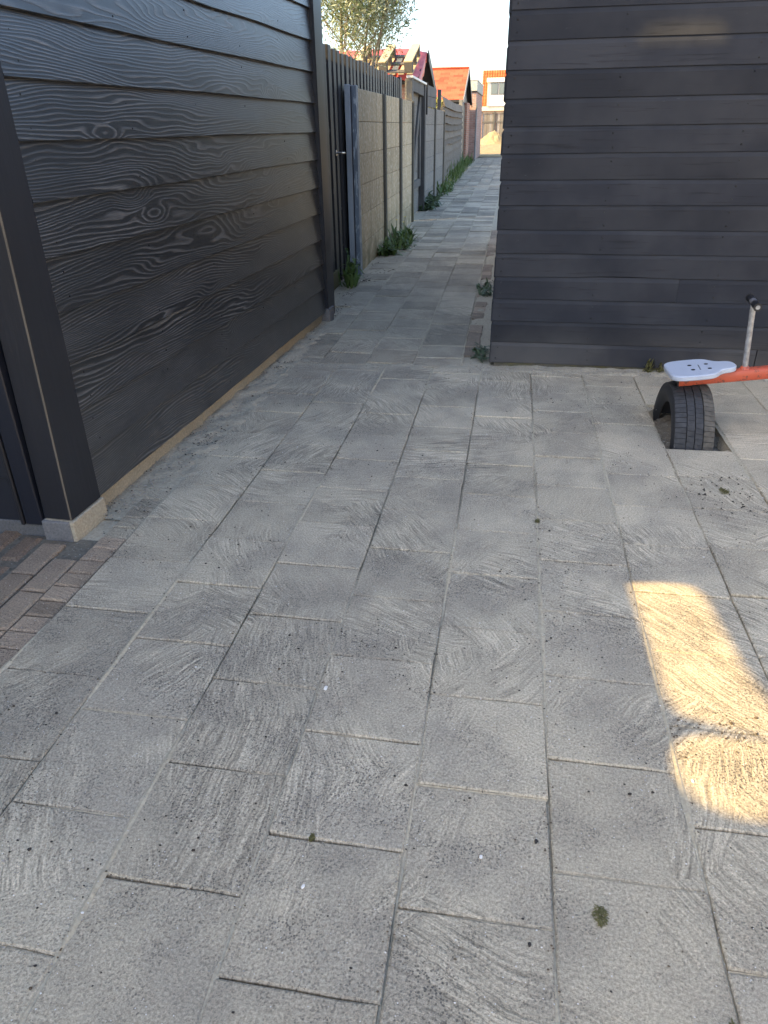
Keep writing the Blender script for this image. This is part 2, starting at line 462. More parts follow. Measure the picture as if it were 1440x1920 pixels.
# ------------------------------------------------------------------ mesh helpers
WL = {}     # world location of every object made here
class MB:
    def __init__(s):
        s.v = []; s.f = []; s.mi = []
    def add(s, vs, fs, mi=0):
        o = len(s.v)
        s.v += [tuple(v) for v in vs]
        s.f += [tuple(i+o for i in f) for f in fs]
        s.mi += [mi]*len(fs)
    def box(s, x0, x1, y0, y1, z0, z1, mi=0):
        s.add([(x0,y0,z0),(x1,y0,z0),(x1,y1,z0),(x0,y1,z0),(x0,y0,z1),(x1,y0,z1),(x1,y1,z1),(x0,y1,z1)],
              [(0,3,2,1),(4,5,6,7),(0,1,5,4),(1,2,6,5),(2,3,7,6),(3,0,4,7)], mi)
    def obox(s, c, ax, ay, az, mi=0):
        c = Vector(c); ax, ay, az = Vector(ax), Vector(ay), Vector(az)
        vs = [c+ax*i+ay*j+az*k for k in (-1, 1) for j, i in ((-1,-1),(-1,1),(1,1),(1,-1))]
        s.add(vs, [(0,3,2,1),(4,5,6,7),(0,1,5,4),(1,2,6,5),(2,3,7,6),(3,0,4,7)], mi)
    def prism(s, pts, d, mi=0):
        """closed 3-D polygon pushed along d"""
        n = len(pts); d = Vector(d)
        vs = [Vector(p) for p in pts] + [Vector(p)+d for p in pts]
        fs = [tuple(range(n))[::-1], tuple(range(n, 2*n))] + [(i, (i+1) % n, (i+1) % n+n, i+n) for i in range(n)]
        s.add(vs, fs, mi)
    def tube(s, p0, p1, r0, r1=None, n=10, mi=0, cap=True):
        p0, p1 = Vector(p0), Vector(p1)
        r1 = r0 if r1 is None else r1
        d = (p1-p0).normalized()
        a = d.cross(Vector((0, 0, 1)) if abs(d.z) < .9 else Vector((1, 0, 0))).normalized()
        b = d.cross(a)
        vs = [p0+(a*math.cos(2*PI*i/n)+b*math.sin(2*PI*i/n))*r0 for i in range(n)]
        vs += [p1+(a*math.cos(2*PI*i/n)+b*math.sin(2*PI*i/n))*r1 for i in range(n)]
        fs = [(i, (i+1) % n, (i+1) % n+n, i+n) for i in range(n)]
        if cap:
            fs += [tuple(range(n))[::-1], tuple(range(n, 2*n))]
        s.add(vs, fs, mi)
    def mesh(s, name, mats, bevel=0, smooth=False, org=(0, 0, 0)):
        me = bpy.data.meshes.new(name)
        o = Vector(org)
        me.from_pydata([tuple(Vector(v)-o) for v in s.v], [], s.f)
        for mm in (mats if isinstance(mats, (list, tuple)) else [mats]):
            me.materials.append(M[mm] if isinstance(mm, str) else mm)
        me.polygons.foreach_set('material_index', s.mi)
        bm = bmesh.new(); bm.from_mesh(me)
        bmesh.ops.recalc_face_normals(bm, faces=bm.faces)
        if bevel:
            bmesh.ops.bevel(bm, geom=list(bm.edges), offset=bevel, segments=1, affect='EDGES', clamp_overlap=True)
        bm.to_mesh(me); bm.free()
        if smooth:
            me.polygons.foreach_set('use_smooth', [True]*len(me.polygons))
            try:
                me.set_sharp_from_angle(angle=math.radians(40))
            except Exception:
                pass
        me.update()
        return me
    def build(s, name, mats, parent=None, bevel=0, smooth=False, org=None):
        if org is None:
            a = np.array([tuple(v) for v in s.v])
            org = tuple((a.min(0)+a.max(0))/2)
        return put(name, s.mesh(name, mats, bevel, smooth, org), parent, org)

def put(name, me, parent=None, loc=(0, 0, 0), rot=None):
    """link a mesh as an object; loc is in the world even when it is a child"""
    o = bpy.data.objects.new(name, me)
    COL.objects.link(o)
    WL[o.name] = Vector(loc)
    if parent is not None:
        o.parent = parent
        o.location = Vector(loc)-WL[parent.name]
    else:
        o.location = loc
    if rot:
        o.rotation_euler = rot
    return o

def tag(o, label=None, cat=None, group=None, kind=None):
    if label: o['label'] = label
    if cat: o['category'] = cat
    if group: o['group'] = group
    if kind: o['kind'] = kind
    return o

def thing(name, label, cat, loc=(0, 0, 0), group=None):
    o = bpy.data.objects.new(name, None)
    o.empty_display_size = .1
    COL.objects.link(o)
    o.location = loc
    WL[o.name] = Vector(loc)
    return tag(o, label, cat, group)

def struct(o):
    o['kind'] = 'structure'
    return o

def raw(name, vs, fs, mat):
    me = bpy.data.meshes.new(name)
    me.from_pydata(vs, [], fs)
    me.materials.append(M[mat])
    me.update()
    return me

# ================================================================== SETTING
# ground: one sheet with a pit dug for the half-buried tyre
PX0, PX1, PY0, PY1 = .772, 1.066, 3.225, 3.815
xs = [-500, -60, -12, -3, -1, .3, PX0, PX0+.05, PX1-.05, PX1, 1.6, 3, 8, 30, 500]
ys = [-500, -60, -12, 0, 1.5, 3, PY0, PY0+.05, PY1-.08, PY1, 5, 9, 20, 40, 90, 700]
vs = []
for j, y in enumerate(ys):
    for i, x in enumerate(xs):
        inside = PX0 < x < PX1 and PY0 < y < PY1
        vs.append((x, y, -.125 if inside else -.016))
nx = len(xs)
fs = [(j*nx+i, j*nx+i+1, (j+1)*nx+i+1, (j+1)*nx+i) for j in range(len(ys)-1) for i in range(nx-1)]
struct(put('ground', raw('ground', vs, fs, 'ground')))

# loose earth in the bottom of the pit
def lumpy(x0, x1, y0, y1, z, nxx, nyy, amp, freq, mat, name, edge=True, seed=0.):
    vs = []
    for j in range(nyy+1):
        for i in range(nxx+1):
            a, b = i/nxx, j/nyy
            x, y = x0+(x1-x0)*a, y0+(y1-y0)*b
            e = min(1, 6*min(a, 1-a, b, 1-b)) if edge else 1
            h = noise.fractal(Vector((x*freq+seed, y*freq, seed)), 1., 2., 4)
            vs.append((x, y, z+amp*h*e-(1-e)*.012))
    n = nxx+1
    fs = [(j*n+i, j*n+i+1, (j+1)*n+i+1, (j+1)*n+i) for j in range(nyy) for i in range(nxx)]
    me = raw(name, vs, fs, mat)
    me.polygons.foreach_set('use_smooth', [True]*len(me.polygons))
    return me
struct(put('tyre_pit', lumpy(PX0+.003, PX1-.003, PY0+.003, PY1-.003, -.055, 30, 50, .035, 12, 'pit', 'tyre_pit', False)))

# sandy building ground beyond the end of the alley
struct(put('sand_ground', lumpy(-14, 16, 37.2, 69.2, .03, 60, 64, .05, .9, 'sand', 'sand_ground', True, 3.)))
# planted soil of the gardens behind the fences on the left
mb = MB(); mb.add([(-16, 5.9, -.008), (-1.95, 5.9, -.008), (-2.45, 30, -.008), (-16, 30, -.008)], [(0, 1, 2, 3)])
struct(mb.build('garden_ground', 'garden', None))

# ---- paving tiles
def tile_mesh(name, mat, sx, sy, seed, ch=.004, th=.03):
    rr = random.Random(seed)
    pts = []
    hx, hy = sx/2, sy/2
    for (ax, ay), (bx, by) in (((-hx,-hy),(hx,-hy)), ((hx,-hy),(hx,hy)), ((hx,hy),(-hx,hy)), ((-hx,hy),(-hx,-hy))):
        for k in range(4):
            u = k/4
            j = .0016 if k else .0022
            pts.append((ax+(bx-ax)*u+rr.uniform(-j, j), ay+(by-ay)*u+rr.uniform(-j, j)))
    n = len(pts)
    vs = [(x*(1-ch/hx), y*(1-ch/hy), 0) for x, y in pts] + [(x, y, -ch*.8) for x, y in pts] + [(x, y, -th) for x, y in pts]
    fs = [tuple(range(n))]
    for L in (0, n):
        fs += [(L+i, L+n+i, L+n+(i+1) % n, L+(i+1) % n) for i in range(n)]
    me = bpy.data.meshes.new(name)
    me.from_pydata(vs, [], fs)
    me.materials.append(M[mat])
    me.update()
    return me

def pave(root, name, meshes, x, y, z, tilt=.0022):
    o = put(name, R.choice(meshes), root, (x, y, z))
    o.rotation_euler = (R.uniform(-tilt, tilt)*1.5, R.uniform(-tilt, tilt)*1.5, R.uniform(-.004, .004))
    return o

yard = struct(thing('yard_pavement', None, None, (0, 2, 0)))
P = .2975
tiles = [tile_mesh('paving_tile', 'tile', .2950, .2948, s) for s in range(6)]
offs = [2.247, 1.538, 1.105, .953, .835, 1.255, 2.30, 3.212, 1.93, 1.30, 1.76, 2.05, 1.2, 1.6]
XK = [-1.336+.3*k for k in range(15)]
joint_rows = []
for k, of in enumerate(offs):
    x0 = XK[k]
    n0 = math.floor((.1-of)/P)
    y = of+n0*P
    ymax = 4.30 if x0 > -.2 else 4.33
    while y < ymax-.06:
        ln = min(P, ymax-y)
        ok = True
        if k == 7 and y > 3.0 and y < 3.75:
            # leave the pit open
            ok = y+ln/2 < PY0
        if k == 7 and PY0 < y+.1 < PY1 and y+ln > PY1 and y < PY1:
            ok = False
        zz = R.uniform(-.0022, .0022)+(.006 if x0 > 1.0 else 0)
        if ok:
            yy, me = y+ln/2, tiles
            if ln < P-.01:
                me = [tile_mesh('paving_tile', 'tile', .2945, ln-.004, 40+k)]
            pave(yard, 'paving_tile', me, x0+.15, yy, zz)
        joint_rows.append((k, y))
        y += P
# a tile closes the far side of the pit
pave(yard, 'paving_tile', [tile_mesh('paving_tile', 'tile', .2945, 4.10-PY1-.003, 77)], XK[7]+.15, (PY1+4.10)/2, 0)
pave(yard, 'paving_tile', [tile_mesh('paving_tile', 'tile', .2945, .196, 78)], XK[7]+.15, 4.20, .001)

# sand lying in the joints, proud in places, sunk in others
mb = MB()
def ribbon(p0, p1, width, seed, zlo, zhi, step=.03, freq=2.2):
    p0, p1 = Vector(p0), Vector(p1)
    d = p1-p0
    n = max(2, int(d.length/step))
    sd = Vector((-d.y, d.x, 0)).normalized()
    vs = []
    for i in range(n+1):
        q = p0+d*i/n
        a = noise.noise(Vector((q.x*freq+seed, q.y*freq, seed*1.7)))*.5+.5
        b = noise.noise(Vector((q.x*11, q.y*11, seed)))*.5
        z = zlo+(zhi-zlo)*min(1, max(0, (a-.32)*3.0+b*.6))
        ww = width*(1+.5*noise.noise(Vector((q.x*16, q.y*16, seed+5)))+max(0, a-.55)*1.5)
        vs += [q+sd*ww+Vector((0, 0, z-.004)), q+Vector((0, 0, z)), q-sd*ww+Vector((0, 0, z-.004))]
    fs = []
    for i in range(n):
        for e in (0, 1):
            fs.append((i*3+e, i*3+e+1, i*3+e+4, i*3+e+3))
    mb.add(vs, fs)
for k in range(15):
    ribbon((XK[k], .05, 0), (XK[k], 4.32, 0), .0072, k*3.1+1, -.011, .0028, .02, 1.5)
for k, y in joint_rows:
    if k != 7 or y < 3.1:
        ribbon((XK[k]+.004, y, 0), (XK[k]+.296, y, 0), .0030, k*1.9+y, -.012, -.0012, .02, 3.)
js = tag(mb.build('joint_sand', 'joint', yard), kind='stuff')

# ---- alley path
alley = struct(thing('alley_path', None, None, (-.8, 10, 0)))
atiles = [tile_mesh('paving_tile', 'alley', .2955, .2945, 100+s) for s in range(6)]
sh = lambda y: -.0060*(y-4.4)
aoff = [.12, .25, .05, .20]
AX = [-1.47, -1.17, -.87, -.57]
far = MB()
mb = MB()
for c in range(4):
    y = 4.345+aoff[c]-.30
    first = True
    while y < 37.3:
        y0, y1 = max(y, 4.345), y+.30
        x = AX[c]+sh(y)
        if c == 0 and y < 5.75:
            # only a cut strip fits beside the shed footing
            xl, xr = max(x, -1.545+.042*(y-2.3)+.10), x+.297
        else:
            xl, xr = x, x+.297
        if y1-y0 > .05 and xr-xl > .06:
            if y < 8.4:
                if y1-y0 > .29 and xr-xl > .29:
                    me = atiles
                else:
                    me = [tile_mesh('paving_tile', 'alley', xr-xl, y1-y0-.005, int(y*100)+c)]
                pave(alley, 'paving_tile', me, (xl+xr)/2, (y0+y1)/2, R.uniform(-.003, .002), .004)
            else:
                z = R.uniform(-.004, .003)
                j = [R.uniform(-.003, .003) for _ in range(4)]
                g = .005
                far.prism([(xl+g, y0+g, z+j[0]), (xr-g, y0+g, z+j[1]), (xr-g, y1-g, z+j[2]), (xl+g, y1-g, z+j[3])], (0, 0, -.03))
        y += .30
tag(far.build('far_paving_tiles', 'far_alley', alley), kind='stuff')
for c in range(5):
    xx = (AX+[-.27])[c]
    ribbon((xx+sh(4.5), 4.4, 0), (xx+sh(20), 20, 0), .009, c*5.3+60, -.010, .003, .08, 1.2)
for c in range(4):
    y = 4.345+aoff[c]
    while y < 12:
        ribbon((AX[c]+sh(y), y, 0), (AX[c]+sh(y)+.296, y, 0), .006, c+y*1.3, -.010, .003, .04, 3)
        y += .30
tag(mb.build('joint_sand', 'joint', alley), kind='stuff')
# small setts along the right-hand edge of the alley
sett = [tile_mesh('sett', 'edging', .098, .198, 200+s, .006) for s in range(3)]
y = 4.52
while y < 11:
    if R.random() < .8:
        o = put('edging_brick', R.choice(sett), alley, (-.216+sh(y)+R.uniform(-.004, .004), y, R.uniform(-.004, .002)))
        o.rotation_euler = (R.uniform(-.01, .01), R.uniform(-.02, .02), R.uniform(-.04, .04))
    y += .206
# low sand drifts along the foot of the walls and across the mouth of the alley
for nm, a in (('sand_drift', (-1.66, -1.27, 2.22, 5.75, .0015, 26, 200, .016, 9)), ('sand_drift', (-.26, 2.6, 4.285, 4.47, .003, 180, 14, .010, 11)),
              ('sand_drift', (-1.36, .0, 4.20, 4.42, -.004, 90, 18, .008, 10)),
              ('sand_drift', (-.285, -.06, 4.42, 12, -.006, 14, 300, .007, 9)),
              ('sand_drift', (-1.78, -1.44, 5.7, 13, -.001, 16, 240, .014, 8))):
    struct(put(nm, lumpy(*a, 'ground', nm, True, a[0]*3)))

# ---- old clinker bricks at the bottom left, under the front of the shed
bp = struct(thing('brick_paving', None, None, (-1.8, 1.7, 0)))
hd = [tile_mesh('brick', 'edging', .098, .076, 300+s, .006) for s in range(4)]
hd2 = [tile_mesh('brick', 'alley', .098, .077, 305+s, .005) for s in range(3)]
st = [tile_mesh('brick', 'edging', .090, .196, 310+s, .007) for s in range(4)]
old = [tile_mesh('brick', 'clinker', .080, .166, 320+s, .014) for s in range(5)]
oldh = [tile_mesh('brick', 'clinker', .080, .082, 330+s, .014) for s in range(3)]
y = .75
while y < 3.35:
    pave(bp, 'brick', hd if y < 2.1 else hd2, -1.389, y, R.uniform(-.004, .0)-(.003 if y > 2.1 else 0), .01); y += .0805
for c, x in enumerate((-1.487, -1.586)):
    y = .8+.09*c
    while y < (2.0 if c else 2.0):
        pave(bp, 'brick', st, x, y, R.uniform(-.004, .001), .012); y += .203
for c in range(9):
    y = .78+.05*(c % 3)
    x = -1.695-.104*c
    while y < 2.02:
        h = R.random() < .22
        pave(bp, 'brick', oldh if h else old, x+R.uniform(-.003, .003), y+(.05 if h else .095), R.uniform(-.004, .003), .025)
        y += .108 if h else .196
mb = MB()
mb.add([(-2.75, .6, -.011), (-1.44, .6, -.011), (-1.44, 2.06, -.011), (-2.75, 2.06, -.011)], [(0, 1, 2, 3)])
struct(mb.build('brick_bed', 'pit', None))

# ================================================================== LEFT BLACK SHED
A = Vector((-1.53, 2.3, 0))
LD = Vector((.042, 1, 0)).normalized()
LN = Vector((LD.y, -LD.x, 0))
def Lp(s, n, z):
    return A+LD*s+LN*n+Vector((0, 0, z))
def Lbox(mb, s0, s1, n0, n1, z0, z1):
    c = Lp((s0+s1)/2, (n0+n1)/2, (z0+z1)/2)
    mb.obox(c, LD*((s1-s0)/2), -LN*((n1-n0)/2), Vector((0, 0, (z1-z0)/2)))
shed = thing('timber_shed', 'black stained timber shed of wide wavy-grained boards, left of the paved alley', 'shed', tuple(Lp(1.5, -1, 0)))

def board(name, L, z0, hgt, wav=.0, nseg=14, yb=-.020, yt=.006, th=.020, seed=0, bevel_top=0., bottom=None):
    """a horizontal weatherboard; local x along, y inward, z up (z=0 at the bottom edge)"""
    vs, fs = [], []
    for i in range(nseg+1):
        x = L*i/nseg
        b = wav*noise.noise(Vector((x*1.6, seed, 0))) + (bottom(x) if bottom else 0)
        bow = wav*.6*noise.noise(Vector((x*1.1, seed+9, 3)))
        pr = [(yb+bow, b), (yb+.003+bow, b-.0025), (yb+th+bow, b-.0025), (yt+th, hgt), (yt, hgt)]
        if bevel_top:
            pr = [(yb+bow, b), (yb+.003+bow, b-.0025), (yb+th, b-.0025), (yb+th, hgt), (yb+bevel_top, hgt), (yb+.0005+bow, hgt-.026)]
        vs += [(x, py, pz) for py, pz in pr]
    n = len(pr)
    for i in range(nseg):
        for j in range(n):
            fs.append((i*n+j, (i+1)*n+j, (i+1)*n+(j+1) % n, i*n+(j+1) % n))
    fs += [tuple(range(n)), tuple(range(nseg*n, nseg*n+n))[::-1]]
    me = bpy.data.meshes.new(name)
    me.from_pydata(vs, [], fs)
    return me
def fin(me, mat):
    me.materials.append(M[mat])
    bm = bmesh.new(); bm.from_mesh(me)
    bmesh.ops.recalc_face_normals(bm, faces=bm.faces)
    bm.to_mesh(me); bm.free(); me.update()
    return me
rotL = math.atan2(LD.y, LD.x)
NPL = 15
for k in range(NPL):
    me = fin(board('plank', 3.17, 0, .192, .006, 14, yb=-.0135, yt=.006, seed=k*7.3), 'grain')
    put('plank', me, shed, tuple(Lp(-.055, 0, .078+.1755*k)), (R.uniform(-.002, .002), R.uniform(-.0012, .0012), rotL))
ln_ = MB()
for k in range(NPL):
    for q in range(6):
        for zz in (.035, .12):
            c = Lp(.03+.61*q+R.uniform(-.012, .012), .0, .078+.1755*k+zz+R.uniform(-.01, .01))
            ln_.tube(c-LN*.01, c+LN*(.0135-.1*zz), .0034, n=6)
tag(ln_.build('nail_heads', 'nail', shed), kind='stuff')
# corner board, its worn edge, and the concrete foot it stands on
mb = MB(); mb.prism([Lp(-.247, .014, .072), Lp(-.055, .014, .072), Lp(-.055, .014, 2.72), Lp(-.172, .014, 2.72)], -LN*.114); mb.build('corner_post', 'black', shed, .003)
mb = MB(); mb.prism([Lp(-.2495, .0152, .075), Lp(-.2475, .0152, .075), Lp(-.1728, .0152, 2.7), Lp(-.1748, .0152, 2.7)], -LN*.0067); mb.build('worn_corner_edge', 'edgewear', shed)
mb = MB(); Lbox(mb, -.257, -.045, -.10, .022, -.02, .070); mb.build('corner_footing', 'plinth', shed, .004)
mb = MB()
for s0, s1 in ((-.043, .95), (.955, 2.05), (2.055, 3.35)):
    Lbox(mb, s0, s1, -.14, -.022+R.uniform(-.003, .003), -.02, .0885+R.uniform(-.004, .001))
mb.build('concrete_plinth', 'plinth', shed, .004)
# trim post at the far end with its foot
mb = MB(); Lbox(mb, 3.118, 3.235, -.05, .034, .10, 2.72); mb.build('end_trim', 'navy', shed, .003)
mb = MB(); Lbox(mb, 3.112, 3.245, -.05, .042, -.02, .098); mb.build('post_foot', 'footing', shed, .005)
mb = MB(); Lbox(mb, 3.237, 3.40, -.06, .006, .0, 2.72); mb.build('end_trim', 'navy', shed, .003)
# front side of the shed: door post, beads, door leaf of dark boards
def Fbox(mb, u0, u1, d0, d1, z0, z1):
    """front face: u along -X from the corner, d outward (towards the camera)"""
    o = Lp(-.25, 0, 0)
    mb.box(o.x-u1, o.x-u0, o.y-d1, o.y-d0, z0, z1)
mb = MB(); Fbox(mb, .105, .175, -.08, .004, .045, 2.72); mb.build('door_frame', 'navy', shed, .004)
mb = MB(); Fbox(mb, .176, .190, -.08, .012, .045, 2.72); mb.build('door_bead', 'black', shed, .003)
mb = MB(); Fbox(mb, .191, .196, -.08, -.006, .045, 2.72); mb.build('worn_bead', 'edgewear', shed)
for k in range(14):
    me = fin(board('plank', 2.4, 0, .192, .004, 6, seed=k*3.3+50), 'navy')
    o = Lp(-.25, 0, 0)
    put('plank', me, shed, (o.x-.197-2.4, o.y+.035, .05+.1755*k))
mb = MB(); Fbox(mb, .10, 2.6, -.10, -.012, -.02, .048); mb.build('concrete_plinth', 'footing', shed, .004)
mb = MB(); Fbox(mb, -.008, .105, -.05, .012, -.02, .0695); mb.build('corner_footing', 'footing', shed, .004)
# roof and hidden walls
mb = MB(); Lbox(mb, -.42, 3.5, -3.0, .10, 2.722, 2.80); mb.build('flat_roof', 'roofing', shed)
mb = MB(); Lbox(mb, 3.30, 3.36, -2.9, -.07, 0, 2.72); Lbox(mb, -.20, 3.36, -2.96, -2.9, 0, 2.72); mb.build('rear_wall', 'navy', shed)

# ================================================================== RIGHT SHED
RX, RY = -.085, 4.42
shed2 = thing('timber_shed', 'slate-black painted shed with smooth horizontal boards, behind the red seesaw', 'shed', (1.5, 6, 0))
nails = MB()
PR = .1300
for k in range(18):
    z0 = .020+PR*k
    bt = None
    if k == 4:
        bt = lambda x: .004*noise.noise(Vector((x*3.1, 4.2, 0)))+(.008 if .55 < x < .95 else .002)*(.5+.5*math.sin((x-.3)*5.2))
    cuts = [0, 3.3]
    if k == 3: cuts = [0, 1.043, 3.3]
    if k == 0: cuts = [0, 1.55, 3.3]
    if k == 13: cuts = [0, 2.2, 3.3]
    for a, b in zip(cuts, cuts[1:]):
        me = fin(board('plank', b-a-.004, 0, PR+.002, .0040, 22, yb=0, th=.018, seed=k*5.1+a, bevel_top=.007, bottom=bt), 'slate')
        put('plank', me, shed2, (RX+a+R.uniform(-.004, .004)*(a == 0), RY, z0), (R.uniform(-.003, .003), 0, R.uniform(-.0008, .0008)))
    for xn in (RX+.035, RX+.58, RX+1.22+.02*R.random(), RX+1.9, RX+2.6):
        for q in (.03, .092):
            nails.tube((xn+R.uniform(-.008, .008), RY-.0015, z0+q+R.uniform(-.008, .008)), (xn, RY+.01, z0+q), .0042, n=6)
tag(nails.build('nail_heads', 'nail', shed2), kind='stuff')
for k in range(18):
    me = fin(board('plank', 5.2, 0, PR+.002, .003, 16, yb=0, th=.018, seed=k*4.1+90, bevel_top=.014), 'slate')
    put('plank', me, shed2, (RX-.012+R.uniform(-.002, .005), RY+5.22, .012+PR*k), (0, 0, -PI/2))
mb = MB(); mb.box(RX+.025, 3.2, RY+.022, RY+5.2, .0, 2.36); mb.build('wall_core', 'slatback', shed2)
mb = MB(); mb.box(RX+.02, 3.2, RY+.012, RY+.0215, -.02, .03); mb.build('base_strip', 'fpost', shed2)
mb = MB(); mb.box(RX-.02, 3.3, RY-.03, RY+5.3, 2.364, 2.42); mb.build('flat_roof', 'roofing', shed2)

# ================================================================== LEFT SIDE OF THE ALLEY
# -- slat fence
def sx(y): return -1.62-.0243*(y-6.5)
slf = thing('slat_fence', 'tall dark grey fence of upright slats with a small steel handle, beyond the left shed', 'fence', (-1.65, 8.5, 0))
slats = [None]*3
for i in range(3):
    mb = MB(); mb.box(-.012, .022, -.052, .052, 0, 1); slats[i] = mb.mesh('slat', 'slat', .003)
y = 6.02
i = 0
while y < 11.65:
    base = .02 if y > 7.0 else (.16 if 6.5 < y < 6.78 else .05)
    if y > 7.5: base = .3
    o = put('slat', slats[i % 3], slf, (sx(y)+R.uniform(-.003, .003), y, base))
    o.scale = (1, R.uniform(.92, 1.06), 1.92+R.uniform(-.012, .012)-base)
    y += .200+R.uniform(-.006, .006); i += 1
mb = MB(); mb.prism([(sx(5.8)-.05, 5.8, .0), (sx(11.7)-.05, 11.7, .0), (sx(11.7)-.07, 11.7, .0), (sx(5.8)-.07, 5.8, .0)], (0, 0, 1.88)); mb.build('back_boards', 'slatback', slf)
mb = MB(); mb.prism([(sx(6.2)+.028, 6.2, .0), (sx(6.86)+.028, 6.86, .0), (sx(6.86)+.004, 6.86, .0), (sx(6.2)+.004, 6.2, .0)], (0, 0, .155)); mb.build('kick_board', 'mossy', slf, .003)
mb = MB(); mb.box(-1.60, -1.50, 5.84, 5.96, 0, 1.945); mb.build('fence_post', 'greypost', slf, .004)
mb = MB(); mb.box(-1.487, -1.447, 5.775, 5.835, 0, 1.70); mb.build('batten', 'tan', slf, .003)
hx = sx(6.95)+.022
h = MB(); h.tube((hx, 6.95, 1.128), (hx+.055, 6.95, 1.128), .009, n=10); h.tube((hx+.05, 6.945, 1.128), (hx+.052, 7.06, 1.125), .0085, n=10)
h.tube((hx-.002, 6.95, 1.128), (hx+.006, 6.95, 1.128), .024, n=14)
h.build('handle', 'steel', slf, smooth=True)
mb = MB(); mb.box(sx(11.7)-.07, sx(11.7)+.03, 11.62, 11.76, 0, 1.94); mb.build('fence_post', 'navy', slf, .004)

# -- tan concrete panel fence
def fx(y): return -1.532-.0140*(y-7.4)
cf = thing('concrete_fence', 'tan pebbly concrete panel fence with dark posts, in front of the upright slats', 'fence', (-1.55, 9.7, 0))
posts = [7.42, 9.20, 10.62, 12.02]
for a, b in zip(posts, posts[1:]):
    for j in range(6):
        z0 = -.02 + .279*j
        mb = MB()
        mb.prism([(fx(a), a+.05, z0), (fx(b), b-.05, z0), (fx(b)-.045, b-.05, z0), (fx(a)-.045, a+.05, z0)], (0, 0, .2755))
        mb.build('concrete_panel', 'panel', cf, .004)
for y in posts[1:]:
    mb = MB(); mb.box(fx(y)-.09, fx(y)+.030, y-.048, y+.048, -.02, 1.655); mb.build('fence_post', 'fpost', cf, .006)
mb = MB(); mb.box(fx(7.4)-.06, fx(7.4)+.035, 7.36, 7.465, -.02, 1.665); mb.build('fence_post', 'bluepost', cf, .004)
mb = MB(); mb.box(fx(7.4)-.06, fx(7.4)-.005, 7.335, 7.357, -.02, 1.66); mb.build('post_board', 'navy', cf, .003)
mb = MB(); mb.box(fx(7.4)-.062, fx(7.4)-.012, 7.305, 7.333, -.02, 1.67); mb.build('post_board', 'palegrey', cf, .003)

# -- timber gate
gx = -1.66
wg = thing('wooden_gate', 'weathered grey timber gate with diagonal brace, under the red tarpaulin', 'gate', (gx, 13, 0))
mb = MB(); mb.box(gx-.04, gx+.05, 12.12, 12.24, 0, 1.95); mb.build('gate_post', 'weath', wg, .005)
mb = MB(); mb.box(gx-.05, gx+.05, 13.76, 13.90, 0, 1.93); mb.build('gate_post', 'weathd', wg, .005)
mb = MB(); mb.prism([(gx-.02, 12.245, 1.80), (gx-.02, 13.755, 1.77), (gx-.02, 13.755, 1.93), (gx-.02, 12.245, 1.945)], (.05, 0, 0)); mb.build('top_rail', 'weathd', wg, .004)
mb = MB(); mb.prism([(gx-.04, 12.12, 1.955), (gx-.04, 13.9, 1.935), (gx-.04, 13.9, 1.965), (gx-.04, 12.12, 1.985)], (.10, 0, 0)); mb.build('cap_strip', 'white', wg, .003)
for j in range(6):
    mb = MB(); mb.box(gx-.075+R.uniform(-.004, .004), gx-.05, 12.20, 13.80, -.01+.327*j, -.01+.327*j+.322); mb.build('plank', 'panelgrey', wg, .003)
mb = MB(); mb.prism([(gx-.047, 12.30, .12), (gx-.047, 12.46, .12), (gx-.047, 13.74, 1.62), (gx-.047, 13.74, 1.76), (gx-.047, 13.62, 1.76)], (.03, 0, 0)); mb.build('brace', 'weathd', wg, .003)
mb = MB(); mb.box(gx-.047, gx-.012, 12.25, 13.75, .40, .52); mb.build('rail', 'weathd', wg, .003)
mb = MB(); mb.box(gx-.047, gx-.012, 13.60, 13.75, .525, 1.76); mb.build('stile', 'weathd', wg, .003)

# -- grey concrete panels with two weathered boards on top
cg = thing('concrete_fence', 'grey concrete panel fence right of the braced gate, two dark boards on top', 'fence', (-1.74, 16, 0))
gp = [14.0, 16.05, 18.35]
for a, b in zip(gp, gp[1:]):
    for j in range(6):
        z0 = -.02+.274*j
        mb = MB(); q = fx(a)-.03; q2 = fx(b)-.03
        mb.prism([(q, a+.05, z0), (q2, b-.05, z0), (q2-.045, b-.05, z0), (q-.045, a+.05, z0)], (0, 0, .2705))
        mb.build('concrete_panel', 'panelgrey', cg, .004)
for y in gp:
    mb = MB(); mb.box(fx(y)-.11, fx(y)+.0, y-.048, y+.048, -.02, 1.63 if y != 14.0 else 1.60); mb.build('fence_post', 'fpost', cg, .006)
for j in range(2):
    mb = MB(); mb.box(fx(15)-.06, fx(15)-.030, 14.02, 16.08, 1.632+.172*j, 1.80+.172*j); mb.build('top_board', 'weathd', cg, .004)
mb = MB(); mb.tube((fx(14)+.02, 13.95, 1.50), (fx(14)+.02, 13.95, 1.98), .018, n=8); mb.build('rain_pipe', 'nail', cg)
mb = MB(); mb.box(-2.05, -1.97, 17.4, 17.5, 0, 1.86); mb.build('garden_stake', 'mossy', cg, .004)

mb = MB(); mb.box(fx(18.5)-.12, fx(18.5)-.05, 18.405, 18.66, -.02, 1.70); mb.build('sun_gap_filler', 'weathd', cg)  # added blocker: stops a sun strip through the gap between the fences
mb = MB(); mb.box(fx(14)-.16, fx(14)-.115, 13.70, 14.15, -.02, 1.9); mb.build('sun_gap_filler', 'weathd', cg)  # added blocker: keeps sun from leaking past the gate post
